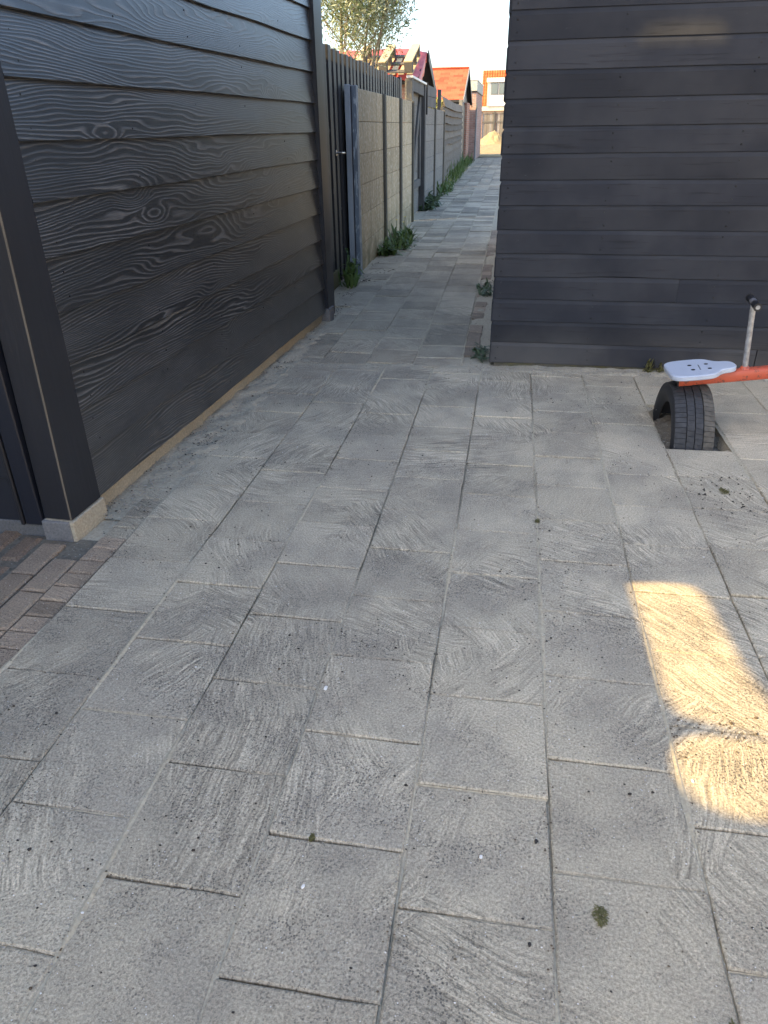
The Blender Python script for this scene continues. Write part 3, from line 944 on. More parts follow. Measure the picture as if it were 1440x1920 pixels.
# -- waney-edge board fence
def qx(y): return -1.800-.0262*(y-18.8)
wf = thing('board_fence', 'brown lapped board fence with wavy edges, rough grass at its foot', 'fence', (-1.95, 23, 0))
for k in range(11):
    L = 9.7
    n = 26
    vs, fs = [], []
    d0 = R.uniform(-.02, .02)
    for i in range(n+1):
        u = i/n
        y = 18.85+L*u
        sag = -.03*math.sin(PI*u)*(1 if k > 6 else .3)
        wv = .022*noise.noise(Vector((y*.9, k*3.3, 0)))
        zb = .04+.170*k+sag+wv+d0
        zt = zb+.21
        x = qx(y)+.012*noise.noise(Vector((y*.6, k*2.1, 5)))
        vs += [(x+.060, y, zb), (x+.022, y, zb-.002), (x-.020, y, zt), (x-.002, y, zt)]
    for i in range(n):
        for j in range(4):
            fs.append((i*4+j, i*4+4+j, i*4+4+(j+1) % 4, i*4+(j+1) % 4))
    fs += [(0, 1, 2, 3), (n*4+3, n*4+2, n*4+1, n*4)]
    mb = MB(); mb.add(vs, fs)
    # grain runs along Y here: rotate into local x
    org = (qx(23.7), 23.7, .04+.17*k)
    loc = [(v[1]-org[1], -(v[0]-org[0]), v[2]-org[2]) for v in mb.v]
    mb.v = loc
    put('board', mb.mesh('board', 'waney'), wf, org, (0, 0, PI/2))
mb = MB(); mb.box(qx(18.8)-.10, qx(18.8)-.02, 18.62, 18.76, 0, 2.05); mb.build('fence_post', 'navy', wf, .004)
for y in (23.6,):
    mb = MB(); mb.box(qx(y)-.12, qx(y)-.03, y-.05, y+.05, 0, 1.85); mb.build('fence_post', 'weathd', wf, .004)
mb = MB(); mb.box(qx(28.5)-.10, qx(28.5)+.02, 28.56, 28.68, 0, 2.12); mb.build('fence_post', 'weath', wf, .004)

# ---------------------------------------------------------------- shed with the red tarpaulin
ts = thing('brick_shed', 'small pink brick gable shed half covered by a red tarpaulin, behind the gate', 'shed', (-3, 16.2, 0))
GXx = -2.04
mb = MB(); mb.prism([(GXx, 15.05, 0), (GXx, 17.35, 0), (GXx, 17.35, 2.05), (GXx, 16.08, 2.50), (GXx, 15.05, 2.07)], (-2.7, 0, 0)); mb.build('wall', 'pinkbrick', ts)
def slope(mb, x0, x1, y0, z0, y1, z1, th):
    mb.prism([(x1, y0, z0), (x1, y1, z1), (x1, y1, z1-th), (x1, y0, z0-th)], (x0-x1, 0, 0))
mb = MB(); slope(mb, -4.8, GXx+.16, 14.88, 2.045, 16.08, 2.56, .05); slope(mb, -4.8, GXx+.20, 16.082, 2.56, 17.62, 1.97, .09)
mb.build('roof', 'roofing', ts)
mb = MB(); mb.prism([(GXx+.205, 16.05, 2.60), (GXx+.205, 17.66, 1.985), (GXx+.205, 17.66, 1.83), (GXx+.205, 16.05, 2.42)], (.02, 0, 0)); mb.build('barge_board', 'nail', ts)
# tarpaulin: draped over the near slope, hanging down the verge
vs, fs = [], []
cols, rows = 40, 24
for j in range(rows+1):
    for i in range(cols+1):
        x = -4.9+(4.9+GXx+.17)*i/cols
        v = j/rows
        over = max(0, x-(GXx+.03))
        hang = 0.
        if i > cols-4:
            hang = (i-(cols-4))/4
        y = 14.78+1.42*v
        z = 2.045+(y-14.88)*.43+.075
        if v > .92: z = 2.65-(v-.92)*.25
        n1 = noise.noise(Vector((x*4, y*3, 2)))*.025+noise.noise(Vector((x*11, y*8, 7)))*.014
        xx = x
        if hang:
            xx = GXx+.175+.02*noise.noise(Vector((y*9, 0, 3)))
            z -= hang*(.22+.14*noise.noise(Vector((y*3.1, 1, 1)))+.12*(1-v))
        vs.append((xx, y+n1*.5, z+n1))
nn = cols+1
fs = [(j*nn+i, j*nn+i+1, (j+1)*nn+i+1, (j+1)*nn+i) for j in range(rows) for i in range(cols)]
me = raw('red_tarpaulin', vs, fs, 'tarp')
me.polygons.foreach_set('use_smooth', [True]*len(me.polygons))
o = put('tarpaulin', me)
md = o.modifiers.new('thickness', 'SOLIDIFY'); md.thickness = .004
tag(o, 'crumpled red tarpaulin draped over the small shed roof under the pallet', 'tarpaulin')
# pallet lying upside down on the slope
pal = thing('pallet', 'pale wooden pallet lying upside down on the red tarpaulin', 'pallet', (-2.35, 15, 2.25))
U = Vector((0, math.cos(.30), math.sin(.30)))
N_ = Vector((0, -math.sin(.30), math.cos(.30)))
V_ = Vector((1, 0, 0))
O = Vector((-1.93, 14.56, 2.13))
def pbox(name, u0, u1, v0, v1, n0, n1, mat):
    mb = MB()
    dims = (u1-u0, v1-v0, n1-n0)
    mb.box(-dims[0]/2, dims[0]/2, -dims[1]/2, dims[1]/2, -dims[2]/2, dims[2]/2)
    c = O+U*((u0+u1)/2)-V_*((v0+v1)/2)+N_*((n0+n1)/2)
    rot = Matrix((U, -V_, N_)).transposed().to_euler()
    put(name, mb.mesh(name, mat, .004), pal, tuple(c), rot)
for v in (0, .455, .91):
    pbox('skid_board', 0, 1.15, v, v+.155, .185, .210, 'pallet')
    for u in (0, .50, 1.0):
        pbox('block', u+.002, u+.148, v+.004, v+.151, .046, .184, 'pallet_shaded')
for u in (0, .50, 1.0):
    pbox('cross_board', u, u+.148, 0, 1.07, .023, .045, 'pallet_shaded')
for i, v in enumerate((0, .155, .31, .46, .62, .77, .92)):
    pbox('deck_board', 0, 1.15, v, v+.105, 0, .022, 'pallet')

# ---------------------------------------------------------------- orange-roofed shed
os_ = thing('gabled_shed', 'shed with an orange shingle roof and dark open gable, beyond the board fence', 'shed', (-4, 31, 0))
G2 = -2.05
mb = MB(); mb.prism([(G2-.12, 28.9, 0), (G2-.12, 33.4, 0), (G2-.12, 33.4, 2.1), (G2-.12, 31.2, 3.0), (G2-.12, 28.9, 2.05)], (-4.2, 0, 0)); mb.build('gable_wall', 'navy', os_)
mb = MB(); mb.box(G2-.115, G2-.03, 28.75, 29.5, 0, 2.03); mb.build('pier', 'buffbrick', os_)
mb = MB(); mb.box(G2-.115, G2-.02, 31.6, 33.3, 0, 2.1); mb.build('brick_side', 'redbrick', os_)
for i in range(7):
    mb = MB(); yy = 29.52+.295*i; mb.box(G2-.118, G2-.10+R.uniform(0, .006), yy, yy+.288, .05, 2.0); mb.build('board', 'navy', os_)
y0, z0, y1, z1 = 28.75, 2.13, 31.25, 3.20
mb = MB(); slope(mb, -6.3, G2+.02, y0, z0-.02, y1, z1-.02, .06); slope(mb, -6.3, G2+.02, y1+.002, z1-.02, 33.75, 2.13, .08)
mb.build('roof', 'roofing', os_)
SL = Vector((0, y1-y0, z1-z0)); nrow = 13
su = SL.normalized(); sn = Vector((0, -su.z, su.y))
mbt = MB(); mbt.obox((0, 0, 0), (.163, 0, 0), su*.118+sn*.004, sn*.006)
shm = mbt.mesh('shingle', 'orange')
for r in range(nrow):
    c = Vector((0, y0, z0))+SL*((r+.5)/nrow)
    for q in range(13):
        x = G2+.018-.166-.332*q-(.166 if r % 2 else 0)
        if x > -6.3:
            put('shingle', shm, os_, (x, c.y, c.z+R.uniform(0, .006)))
mbt = MB(); mbt.obox((0, 0, 0), (.079, 0, 0), su*.118+sn*.004, sn*.006); half_m = mbt.mesh('shingle', 'orange')
for r in range(1, nrow, 2):
    c = Vector((0, y0, z0))+SL*((r+.5)/nrow)
    put('shingle', half_m, os_, (G2+.018-.081, c.y, c.z+.003))
mb = MB(); mb.box(-6.3, G2+.03, y1-.09, y1+.09, z1-.005, z1+.05); mb.build('ridge', 'orange', os_, .02)
mb = MB(); mb.prism([(G2+.025, y0-.03, z0+.03), (G2+.025, y1, z1+.03), (G2+.025, y1, z1-.14), (G2+.025, y0-.03, z0-.14)], (.025, 0, 0)); mb.build('barge_board', 'greypost', os_)
mb = MB(); mb.prism([(G2+.025, 33.78, z0+.0), (G2+.025, y1+.003, z1+.03), (G2+.025, y1+.003, z1-.14), (G2+.025, 33.78, z0-.16)], (.025, 0, 0)); mb.build('barge_board', 'navy', os_)
# aerial beyond
am = thing('antenna', 'thin rooftop aerial mast standing above the orange shingle roof', 'antenna', (-3.35, 40, 0))
mb = MB(); mb.tube((-3.35, 40, 0), (-3.35, 40, 4.15), .014, n=6); mb.build('mast', 'steel', am)
mb = MB()
for z in (3.8, 3.95, 4.1): mb.tube((-3.47, 40, z), (-3.23, 40, z), .007, n=5)
mb.build('cross_rods', 'steel', am)

# ---------------------------------------------------------------- brick outbuilding with the flat roof
bb = thing('brick_outbuilding', 'flat-roofed pink brick outbuilding with a pale parapet, at the far left of the alley', 'building', (-3.5, 36, 0))
BX = -1.86
mb = MB(); mb.box(-6, BX, 33.9, 39.2, 0, 2.52); mb.build('wall', 'pinkbrick', bb)
mb = MB(); mb.box(-6.02, BX+.03, 33.86, 39.24, 2.523, 2.56); mb.build('coping', 'nail', bb)
mb = MB(); mb.box(-6.02, BX+.02, 33.87, 39.23, 2.563, 2.93); mb.build('parapet', 'parapet', bb)
mb = MB(); mb.box(-6.04, BX+.04, 33.85, 39.25, 2.933, 2.97); mb.build('parapet_cap', 'white', bb)
mb = MB(); mb.box(BX+.002, BX+.05, 33.88, 34.3, 0, 2.14); mb.build('corner_board', 'greypost', bb)

# ---------------------------------------------------------------- far end: heap, fence, house
HX, HY = -2.05, 62
vs, fs = [], []
nr, na = 16, 36
for j in range(nr+1):
    rr_ = j/nr
    for i in range(na):
        a = 2*PI*i/na
        x, y = rr_*1.25*math.cos(a), rr_*1.35*math.sin(a)
        h = .95*(1-rr_)**.85
        nz = noise.fractal(Vector((x*4+7, y*4, 1)), .9, 2, 4)
        vs.append((HX+x+.12*(1-rr_), HY+y, .02+h+nz*.09*min(1, 3*(1-rr_)+.2)))
for j in range(nr):
    for i in range(na):
        fs.append((j*na+i, j*na+(i+1) % na, (j+1)*na+(i+1) % na, (j+1)*na+i))
o = put('sand_heap', raw('sand_heap', vs, fs, 'sand'))
tag(o, 'sunlit heap of pale yellow building sand at the far end of the alley', 'sand heap')

gf = thing('plank_fence', 'bleached grey plank fence with a plank gate behind the sand heap', 'fence', (-1.5, 70, 0))
x = -3.25
i = 0
while x < 5:
    mb = MB(); mb.box(x, x+.155, 69.98, 70.02, .05, 2.18+R.uniform(-.02, .02)); mb.build('plank', 'weath' if i % 4 else 'greypost', gf)
    x += .165; i += 1
mb = MB(); mb.box(-3.25, 5, 69.92, 69.975, 1.50, 1.60); mb.build('rail', 'weathd', gf)
mb = MB(); mb.box(-3.30, 5, 69.92, 70.04, 2.20, 2.30); mb.build('cap_rail', 'edgewear', gf)
for x in (-3.42, -2.30, -.2, 2.4):
    mb = MB(); mb.box(x, x+.13, 69.86, 69.97, 0, 2.32); mb.build('fence_post', 'weathd', gf)
mb = MB(); mb.box(-3.75, -3.44, 69.9, 70.1, 0, 2.3); mb.build('pillar', 'cream', gf)

hs = thing('terraced_house', 'house with steep orange pantile roof and white dormer at the far end', 'house', (0, 85, 0))
mb = MB(); mb.box(-4.25, 7, 82, 90, 0, 2.95); mb.build('wall', 'redbrick', hs)
mb = MB(); mb.box(-4.3, 7.1, 81.8, 81.998, 2.56, 2.95); mb.build('fascia', 'cream', hs)
mb = MB(); mb.prism([(-3.99, 82.0, 2.95), (-3.99, 84.0, 6.12), (-3.99, 88, 6.12), (-3.99, 90, 2.95)], (11, 0, 0)); mb.build('roof', 'roofing', hs)
# rolled pantiles
slp = Vector((0, 2.0, 3.17)); L_ = slp.length; su = slp.normalized(); sn = Vector((0, -su.z, su.y))
mbt = MB()
prof = [(-.125, .01), (-.09, .055), (-.03, .07), (.03, .045), (.075, .01), (.125, .012)]
vs = []
for e in (0, 1):
    for px_, ph in prof:
        vs.append(Vector((px_, 0, 0))+sn*(ph+.03*(1-e))+su*(-.17+.36*e))
n = len(prof)
mbt.add(vs, [(i, i+1, n+i+1, n+i) for i in range(n-1)])
ptm = mbt.mesh('pantile', 'pantile', smooth=True)
for r in range(11):
    c = Vector((0, 82, 2.95))+su*(.17+.335*r)
    for q in range(24):
        x = -3.86+.25*q
        if x > -3.42 and 2.95 < c.z < 5.35 and x < -.2: continue
        put('pantile', ptm, hs, (x, c.y, c.z))
mb = MB(); mb.prism([(-4.25, 81.9, 2.9), (-4.25, 83.95, 6.2), (-4.25, 84.6, 6.2), (-4.25, 84.6, 2.9)], (.25, 0, 0)); mb.build('gable_parapet', 'cream', hs)
dm = MB(); dm.box(-3.30, -.3, 81.7, 84, 2.96, 4.97); dm.build('dormer', 'dormer', hs)
mb = MB(); mb.box(-3.5, -.1, 81.5, 84, 5.0, 5.35); mb.build('dormer_roof', 'white', hs)
mb = MB(); mb.box(-3.42, -3.22, 81.64, 81.74, 2.96, 4.99); mb.build('dormer_trim', 'cream', hs)
for k in range(4):
    mb = MB(); mb.box(-3.15, -.3, 81.66, 81.698, 3.02+.22*k, 3.22+.22*k); mb.build('weatherboard', 'dormer', hs)
for x0, x1 in ((-3.10, -2.38), (-2.32, -1.2)):
    wn = MB(); wn.box(x0, x1, 81.63, 81.698, 3.93, 4.95); f = wn.build('window', 'greypost', hs)
    mb = MB(); mb.box(x0+.06, x1-.06, 81.60, 81.628, 3.99, 4.89); mb.build('pane', 'glass', f)

# evergreen climber on the pillar beside the plank fence
def leaves(n, centre, size, leaf, seed, droop=.3, shape=None, width=.35, up=.2):
    rr = np.random.RandomState(seed)
    c = np.array(centre); s = np.array(size)
    d = rr.normal(size=(n, 3)); d /= np.linalg.norm(d, axis=1)[:, None]
    rad = rr.rand(n)**.45
    p = c+d*rad[:, None]*s
    ax = rr.normal(size=(n, 3)); ax[:, 2] = ax[:, 2]*.6+up
    ax /= np.linalg.norm(ax, axis=1)[:, None]
    sd = np.cross(ax, rr.normal(size=(n, 3))); sd /= np.linalg.norm(sd, axis=1)[:, None]
    L = leaf*(.6+.8*rr.rand(n))[:, None]
    v = np.stack([p, p+ax*L*.5+sd*L*width*.5, p+ax*L, p+ax*L*.5-sd*L*width*.5], 1).reshape(-1, 3)
    f = np.arange(4*n).reshape(-1, 4)
    return v, f
def leafmesh(name, parts, mat):
    vs = np.concatenate([v for v, f in parts])
    fs = []; o = 0
    for v, f in parts:
        fs.append(f+o); o += len(v)
    fs = np.concatenate(fs)
    me = bpy.data.meshes.new(name)
    me.from_pydata(vs.tolist(), [], fs.tolist())
    me.materials.append(M[mat])
    me.update()
    return me
sh_ = thing('climbing_shrub', 'small dark green climber growing up beside the far brick corner', 'shrub', (-3.3, 66, 0))
mb = MB(); mb.tube((-3.35, 66, 0), (-3.38, 66, 1.6), .03, .012, 6); mb.build('stem', 'bark', sh_)
tag(put('foliage', leafmesh('foliage', [leaves(700, (-3.35, 66, 1.1), (.22, .3, .75), .10, 5)], 'weed'), sh_), kind='stuff')
sb = thing('garden_bush', 'yellow-green bush tip showing above the brown board fence', 'bush', (-2.7, 25, 0))
mb = MB(); mb.tube((-2.75, 25, 0), (-2.72, 25, 1.8), .02, .008, 6); mb.build('stem', 'bark', sb)
tag(put('foliage', leafmesh('foliage', [leaves(260, (-2.62, 25, 1.92), (.42, .5, .28), .10, 6)], 'yleaf'), sb), kind='stuff')

# ---------------------------------------------------------------- tree behind the slat fence
tr = thing('tree', 'slender pale-leaved tree standing behind the upright slat fence', 'tree', (-2.35, 11, 0))
RT = random.Random(21)
wood = MB(); tips = []
def limb(p, d, L, r, lev):
    n = 5
    q = Vector(p); dd = Vector(d)
    for i in range(n):
        dd = (dd+Vector((RT.uniform(-.12, .12), RT.uniform(-.12, .12), RT.uniform(-.02, .10)))).normalized()
        q2 = q+dd*L/n
        if lev and q2.x > -1.95+.9*max(0, q2.z-2.1): return
        if q2.z > 1.6 and ((q2.x+2.25)/.72)**2+((q2.y-11)/.9)**2 > 1.05: return
        r1 = r*(1-.14)
        wood.tube(q, q2, r, r1, 6 if lev < 2 else 4, cap=False)
        if lev >= 1: tips.append((q2.copy(), dd.copy()))
        if lev < 3 and (i > 0 or lev > 0):
            for b in range(2 if lev < 2 else 1):
                az = RT.uniform(0, 2*PI)
                side = Vector((math.cos(az), math.sin(az), .25))
                nd = (dd*.65+side*.75).normalized()
                limb(q2, nd, L*RT.uniform(.42, .62), r1*.52, lev+1)
        q, r = q2, r1
limb((-2.34, 11, 0), (.03, 0, 1), 4.6, .030, 0)
limb((-2.25, 11, .6), (.14, .1, 1), 3.2, .022, 0)
limb((-2.3, 11.1, .9), (.15, -.1, 1), 3.2, .022, 0)
limb((-2.40, 11.05, .4), (-.22, .05, 1), 3.7, .028, 0)
limb((-2.36, 10.95, .5), (.10, -.05, 1), 3.6, .026, 0)
wood.build('trunk', 'bark', tr, smooth=True)
rr = np.random.RandomState(3)
pts = []; dirs = []
for q, d in tips:
    if q.z < 1.7 or q.z > 4.6 or q.x > -2.0+.9*(q.z-2.1): continue
    if ((q.x+2.25)/.72)**2+((q.y-11)/.85)**2 > 1: continue
    for _ in range(60):
        pts.append(tuple(q+Vector(rr.normal(size=3)*.11)))
        dirs.append(tuple(d*.6+Vector(rr.normal(size=3)*.8)))
pts = np.array(pts); dirs = np.array(dirs)
dirs /= np.linalg.norm(dirs, axis=1)[:, None]
sel = rr.permutation(len(pts))[:44000]
pts, dirs = pts[sel], dirs[sel]
sd = np.cross(dirs, rr.normal(size=dirs.shape)); sd /= np.linalg.norm(sd, axis=1)[:, None]
Lf = (.045+.04*rr.rand(len(pts)))[:, None]
v = np.stack([pts, pts+dirs*Lf*.5+sd*Lf*.11, pts+dirs*Lf, pts+dirs*Lf*.5-sd*Lf*.11], 1).reshape(-1, 3)
print('tree leaves', len(pts))
tag(put('crown', leafmesh('crown', [(v, np.arange(len(v)).reshape(-1, 4))], 'olive'), tr), kind='stuff')

# ================================================================== SEESAW AND TYRE
def tyre(loc, label):
    t = thing('tyre', label, 'tyre', loc)
    Ro, Ri, Wd = .300, .195, .185
    def ring(prof, a0, a1, n, name, mat, smooth=True):
        vs, fs = [], []
        for i in range(n+1):
            a = a0+(a1-a0)*i/n
            for px_, r in prof:
                vs.append((loc[0]+px_, loc[1]+r*math.cos(a), loc[2]+r*math.sin(a)))
        m_ = len(prof)
        for i in range(n):
            for j in range(m_-1):
                fs.append((i*m_+j, i*m_+j+1, (i+1)*m_+j+1, (i+1)*m_+j))
        mb = MB(); mb.add(vs, fs)
        return mb.build(name, mat, t, smooth=smooth)
    h = Wd/2
    ring([(-h*.80, Ri), (-h*.97, Ri+.025), (-h*1.04, Ri+.055), (-h*.98, Ro-.028), (-h*.88, Ro-.0085), (-h*.86, Ro-.0125),
          (h*.86, Ro-.0125), (h*.88, Ro-.0085), (h*.98, Ro-.028), (h*1.04, Ri+.055), (h*.97, Ri+.025), (h*.80, Ri),
          (h*.72, Ri+.01), (h*.86, Ri+.05), (h*.7, Ro-.025), (-h*.7, Ro-.025), (-h*.86, Ri+.05), (-h*.72, Ri+.01), (-h*.80, Ri)],
         0, 2*PI, 64, 'carcass', 'rubber')
    # tread: four ribs parted by grooves, cut by sipes
    ribs = ((-.088, -.040, 'tread'), (-.036, -.003, 'tread'), (.001, .034, 'tread'), (.039, .088, 'dusttread'))
    for ri, (xa, xb, mt) in enumerate(ribs):
        mb = MB()
        nb = 74
        for i in range(nb):
            a = 2*PI*(i+.5*(ri % 2)+.5)/nb
            da = 2*PI/nb*(.455 if ri in (0, 3) else .475)
            if math.sin(a) < -.35: continue
            pts = []
            for xx, s_ in ((xa, 0), ((xa+xb)/2, .25 if ri in (1, 2) else .05), (xb, .35 if ri in (1, 2) else .1)):
                ro = Ro-.012*(abs(xx)/h)**3.0
                for e in (-1, 1):
                    an = a+e*da+s_*da
                    for r in (Ro-.016-.012*(abs(xx)/h)**3, ro):
                        pts.append((loc[0]+xx, loc[1]+r*math.cos(an), loc[2]+r*math.sin(an)))
            # index: x*4 + e*2 + r
            f = []
            for x_ in (0, 4):
                f += [(x_+1, x_+3, x_+7, x_+5), (x_+0, x_+1, x_+5, x_+4), (x_+2, x_+6, x_+7, x_+3)]
            f += [(0, 2, 3, 1), (8, 9, 11, 10)]
            mb.add(pts, f)
        mb.build('tread_rib', mt, t)
    return t
tyre((.897, 3.525, -.088), 'worn black car tyre half buried upright under the seesaw seat')

sw = thing('seesaw', 'red steel seesaw with pale blue-grey seat and upright steel handle, by the dark shed', 'seesaw', (2.2, 3.55, 0))
b0, b1 = Vector((.835, 3.515, .232)), Vector((3.55, 3.64, .560))
bd = (b1-b0).normalized()
bs = bd.cross(Vector((0, 0, 1))).normalized()
bu = bs.cross(bd)
def beam_at(s): return b0+bd*s
Lb = (b1-b0).length
mb = MB()
pr = []
for i in range(12):
    a = 2*PI*i/12+PI/12
    pr.append((math.copysign(abs(math.cos(a))**.6, math.cos(a))*.030, math.copysign(abs(math.sin(a))**.6, math.sin(a))*.030))
vs = [b0+bs*x+bu*y for x, y in pr]+[b1+bs*x+bu*y for x, y in pr]
# modelled in beam-aligned local axes so the paint wear follows the beam
mb.add(vs, [tuple(range(12)), tuple(range(12, 24))[::-1]]+[(i, (i+1) % 12, (i+1) % 12+12, i+12) for i in range(12)])
mb.build('beam', 'red', sw, smooth=True)
mb = MB(); mb.obox(b0-bd*.0035, bd*.003, bs*.0285, bu*.0285); mb.build('end_cap', 'grip', sw)
mb = MB(); mb.obox(b1+bd*.0035, bd*.003, bs*.0285, bu*.0285); mb.build('end_cap', 'grip', sw)

def seat(s0, sgn):
    """paddle-shaped seat plate: broad rounded body tapering to a narrow nose"""
    half = [(-.150, .0), (-.150, .070), (-.143, .100), (-.125, .118), (-.095, .127), (.00, .128), (.035, .120), (.058, .100),
            (.076, .074), (.098, .060), (.125, .056), (.147, .046), (.158, .025), (.161, .0)]
    out = half+[(x, -y) for x, y in half[-2:0:-1]]
    pts = []
    n = len(out)
    # smooth the outline once (Chaikin)
    for _ in range(2):
        q = []
        for i in range(len(out)):
            a, b = out[i], out[(i+1) % len(out)]
            q += [(a[0]*.75+b[0]*.25, a[1]*.75+b[1]*.25), (a[0]*.25+b[0]*.75, a[1]*.25+b[1]*.75)]
        out = q
    n = len(out)
    c = beam_at(s0)+bu*.0315
    ring = []
    for inset, hgt in ((.004, 0), (0, .004), (0, .020), (.005, .0245)):
        ring.append([c+bd*(sgn*x*(1-inset/.15))+bs*(y*(1-inset/.12))+bu*hgt for x, y in out])
    vs = [p for r_ in ring for p in r_]
    fs = [tuple(range(n))[::-1], tuple(range(3*n, 4*n))]
    for L in range(3):
        fs += [(L*n+i, L*n+(i+1) % n, (L+1)*n+(i+1) % n, (L+1)*n+i) for i in range(n)]
    mb = MB(); mb.add(vs, fs)
    o = mb.build('seat', 'seat', sw)
    bolts = []
    for dx in (-.040, .035):
        for dy in (-.033, .036):
            mb = MB(); p = c+bd*(sgn*dx)+bs*dy
            mb.tube(p+bu*.020, p+bu*.0256, .0095, n=14); mb.build('bolt_hole', 'nail', o)
    mb = MB()
    for k in range(4):
        p = c+bd*(sgn*(-.008+.002*k))+bs*(.036-.020*k)+bu*.0248
        mb.obox(p, bd*.0022, bs*.006, bu*.0006)
    mb.build('seat_crack', 'nail', o)
def handle(s0):
    foot = beam_at(s0)
    top = foot+Vector((-.030, 0, .335))
    mb = MB(); mb.tube(foot, top, .0125, n=14); mb.build('handle_stem', 'pipe', sw, smooth=True)
    mb = MB(); mb.tube(foot+bu*.026, foot+bu*.040, .024, .016, 12); mb.build('weld_collar', 'red', sw, smooth=True)
    gd = (bs*-.90+bd*.12+Vector((0, 0, 0))).normalized()
    mb = MB(); mb.tube(top-gd*.088, top+gd*.088, .0110, n=12); mb.build('crossbar', 'pipe', sw, smooth=True)
    for e in (-1, 1):
        mb = MB()
        mb.tube(top+gd*e*.026, top+gd*e*.094, .0165, n=14)
        mb.tube(top+gd*e*.094, top+gd*e*.099, .0185, n=14)
        g = mb.build('grip', 'grip', sw, smooth=True)
        mb = MB(); mb.tube(top+gd*e*.0992, top+gd*e*.1005, .0095, n=10); mb.build('grip_end', 'pipe', g)
    mb = MB(); mb.tube(top-gd*.024, top+gd*.024, .0158, n=14); mb.build('grip_band', 'gripband', sw, smooth=True)
seat(.098, 1); handle(.300)
seat(Lb-.098, -1); handle(Lb-.345)
pc = beam_at(Lb/2)
mb = MB(); mb.tube((pc.x, pc.y, -.02), (pc.x, pc.y, pc.z-.032), .055, n=16); mb.build('pivot_post', 'steel', sw, smooth=True)

# ================================================================== PLANTS AND LITTER
def blade(p, az, L, wd, lift, curl, n=4):
    d = Vector((math.cos(az), math.sin(az), 0)); s_ = Vector((-d.y, d.x, 0))
    vs = []
    for i in range(n+1):
        u = i/n
        r_ = L*u
        z = L*(lift*u-curl*u*u)
        ww = wd*math.sin(PI*min(1, .12+u*.88))**.8 if i < n else 0
        c = Vector(p)+d*r_*max(.25, 1-.3*lift)+Vector((0, 0, z))
        vs += [c+s_*ww, c-s_*ww]
    return vs, [(2*i, 2*i+1, 2*i+3, 2*i+2) for i in range(n)]
def weed(name, label, cat, spots, mat, seed, n, L, wd, lift=(.5, 1.4), flowers=0, group=None):
    rr = random.Random(seed)
    c = spots[0]
    t = thing(name, label, cat, (c[0], c[1], 0), group)
    mb = MB()
    for (x, y, r_) in spots:
        for i in range(n):
            a, q = rr.uniform(0, 2*PI), r_*math.sqrt(rr.random())
            p = (x+q*math.cos(a), y+q*math.sin(a)*1.4, -.005)
            if rr.random() < .35:
                p = (p[0], p[1], rr.uniform(0, .5)*L)
            v, f = blade(p, rr.uniform(0, 2*PI), L*rr.uniform(.5, 1.15), wd*rr.uniform(.6, 1.3), rr.uniform(*lift), rr.uniform(.2, .9))
            mb.add(v, f)
    tag(mb.build('foliage', mat, t, smooth=True), kind='stuff')
    for i in range(flowers):
        x, y, r_ = rr.choice(spots)
        x += rr.uniform(-.5, .8)*r_; y += rr.uniform(-.8, .8)*r_
        hgt = L*rr.uniform(1.1, 1.5)
        mb = MB(); mb.tube((x, y, 0), (x+.02, y, hgt), .003, n=5); mb.build('flower_stem', 'stem', t)
        mb = MB()
        for k in range(12):
            v, f = blade((x+.02, y, hgt), 2*PI*k/12, .024, .006, .4, .1, 2); mb.add(v, f)
        mb.build('flower', 'yellow', t)
    return t
weed('weed', 'tall thin weed with pointed leaves against the blue peeling post', 'weed', [(-1.50, 6.78, .07), (-1.52, 6.95, .06)], 'weed', 1, 26, .17, .016, (.8, 2.0))
tw = MB()
W = thing('weed', 'single upright stalk weed beside the mossy kick board', 'weed', (-1.515, 6.86, 0))
rs = random.Random(4)
for s_ in range(3):
    x, y = -1.52+.03*s_, 6.80+.07*s_
    H_ = .34-.08*s_
    tw.tube((x, y, 0), (x+.02, y, H_), .004, .002, 5)
    for k in range(12):
        v, f = blade((x+.02*k/12, y, H_*(.25+.75*k/12)), rs.uniform(0, 2*PI), .10, .011, rs.uniform(.3, 1.1), .8)
        tw.add(v, f)
tag(tw.build('stalks', 'weed', W), kind='stuff')
weed('dandelion_clump', 'largest green dandelion clump at the foot of the tan concrete fence', 'weed',
     [(-1.45, 8.75, .12), (-1.42, 9.15, .16), (-1.42, 9.55, .17), (-1.47, 9.95, .14), (-1.40, 9.85, .1)], 'weed', 11, 95, .19, .017, (.25, 1.3), 3)
weed('weed', 'bluish broad-leaved weed at the foot of the braced gate post', 'weed', [(-1.57, 13.9, .14), (-1.55, 14.5, .2), (-1.6, 14.9, .15)], 'weedb', 12, 60, .24, .035, (.3, 1.3))
weed('weed', 'low bright weeds along the grey concrete panels', 'weed', [(-1.63, 17.0, .18), (-1.62, 17.8, .22), (-1.68, 18.5, .2)], 'weed', 13, 60, .22, .022, (.3, 1.3))
weed('grass_tuft', 'rough grass along the foot of the brown board fence', 'grass', [(-1.72-.026*i*.7, 19.6+.75*i, .22) for i in range(11)], 'weed', 14, 55, .26, .012, (.6, 2.0))
weed('grass_tuft', 'thin grass at the foot of the dark gabled shed', 'grass', [(-1.95, 29.4+.6*i, .2) for i in range(5)], 'weed', 15, 45, .25, .014, (.6, 2.0))
weed('weed', 'dark weed clump at the front corner of the slate-black shed', 'weed', [(-.155, 4.60, .05), (-.16, 4.74, .05)], 'weedb', 16, 55, .052, .007, (.2, 1.1))
weed('weed', 'small weed further up the alley beside the slate-black shed', 'weed', [(-.20, 6.55, .06), (-.22, 6.8, .07)], 'weedb', 17, 40, .10, .011, (.2, 1.2))
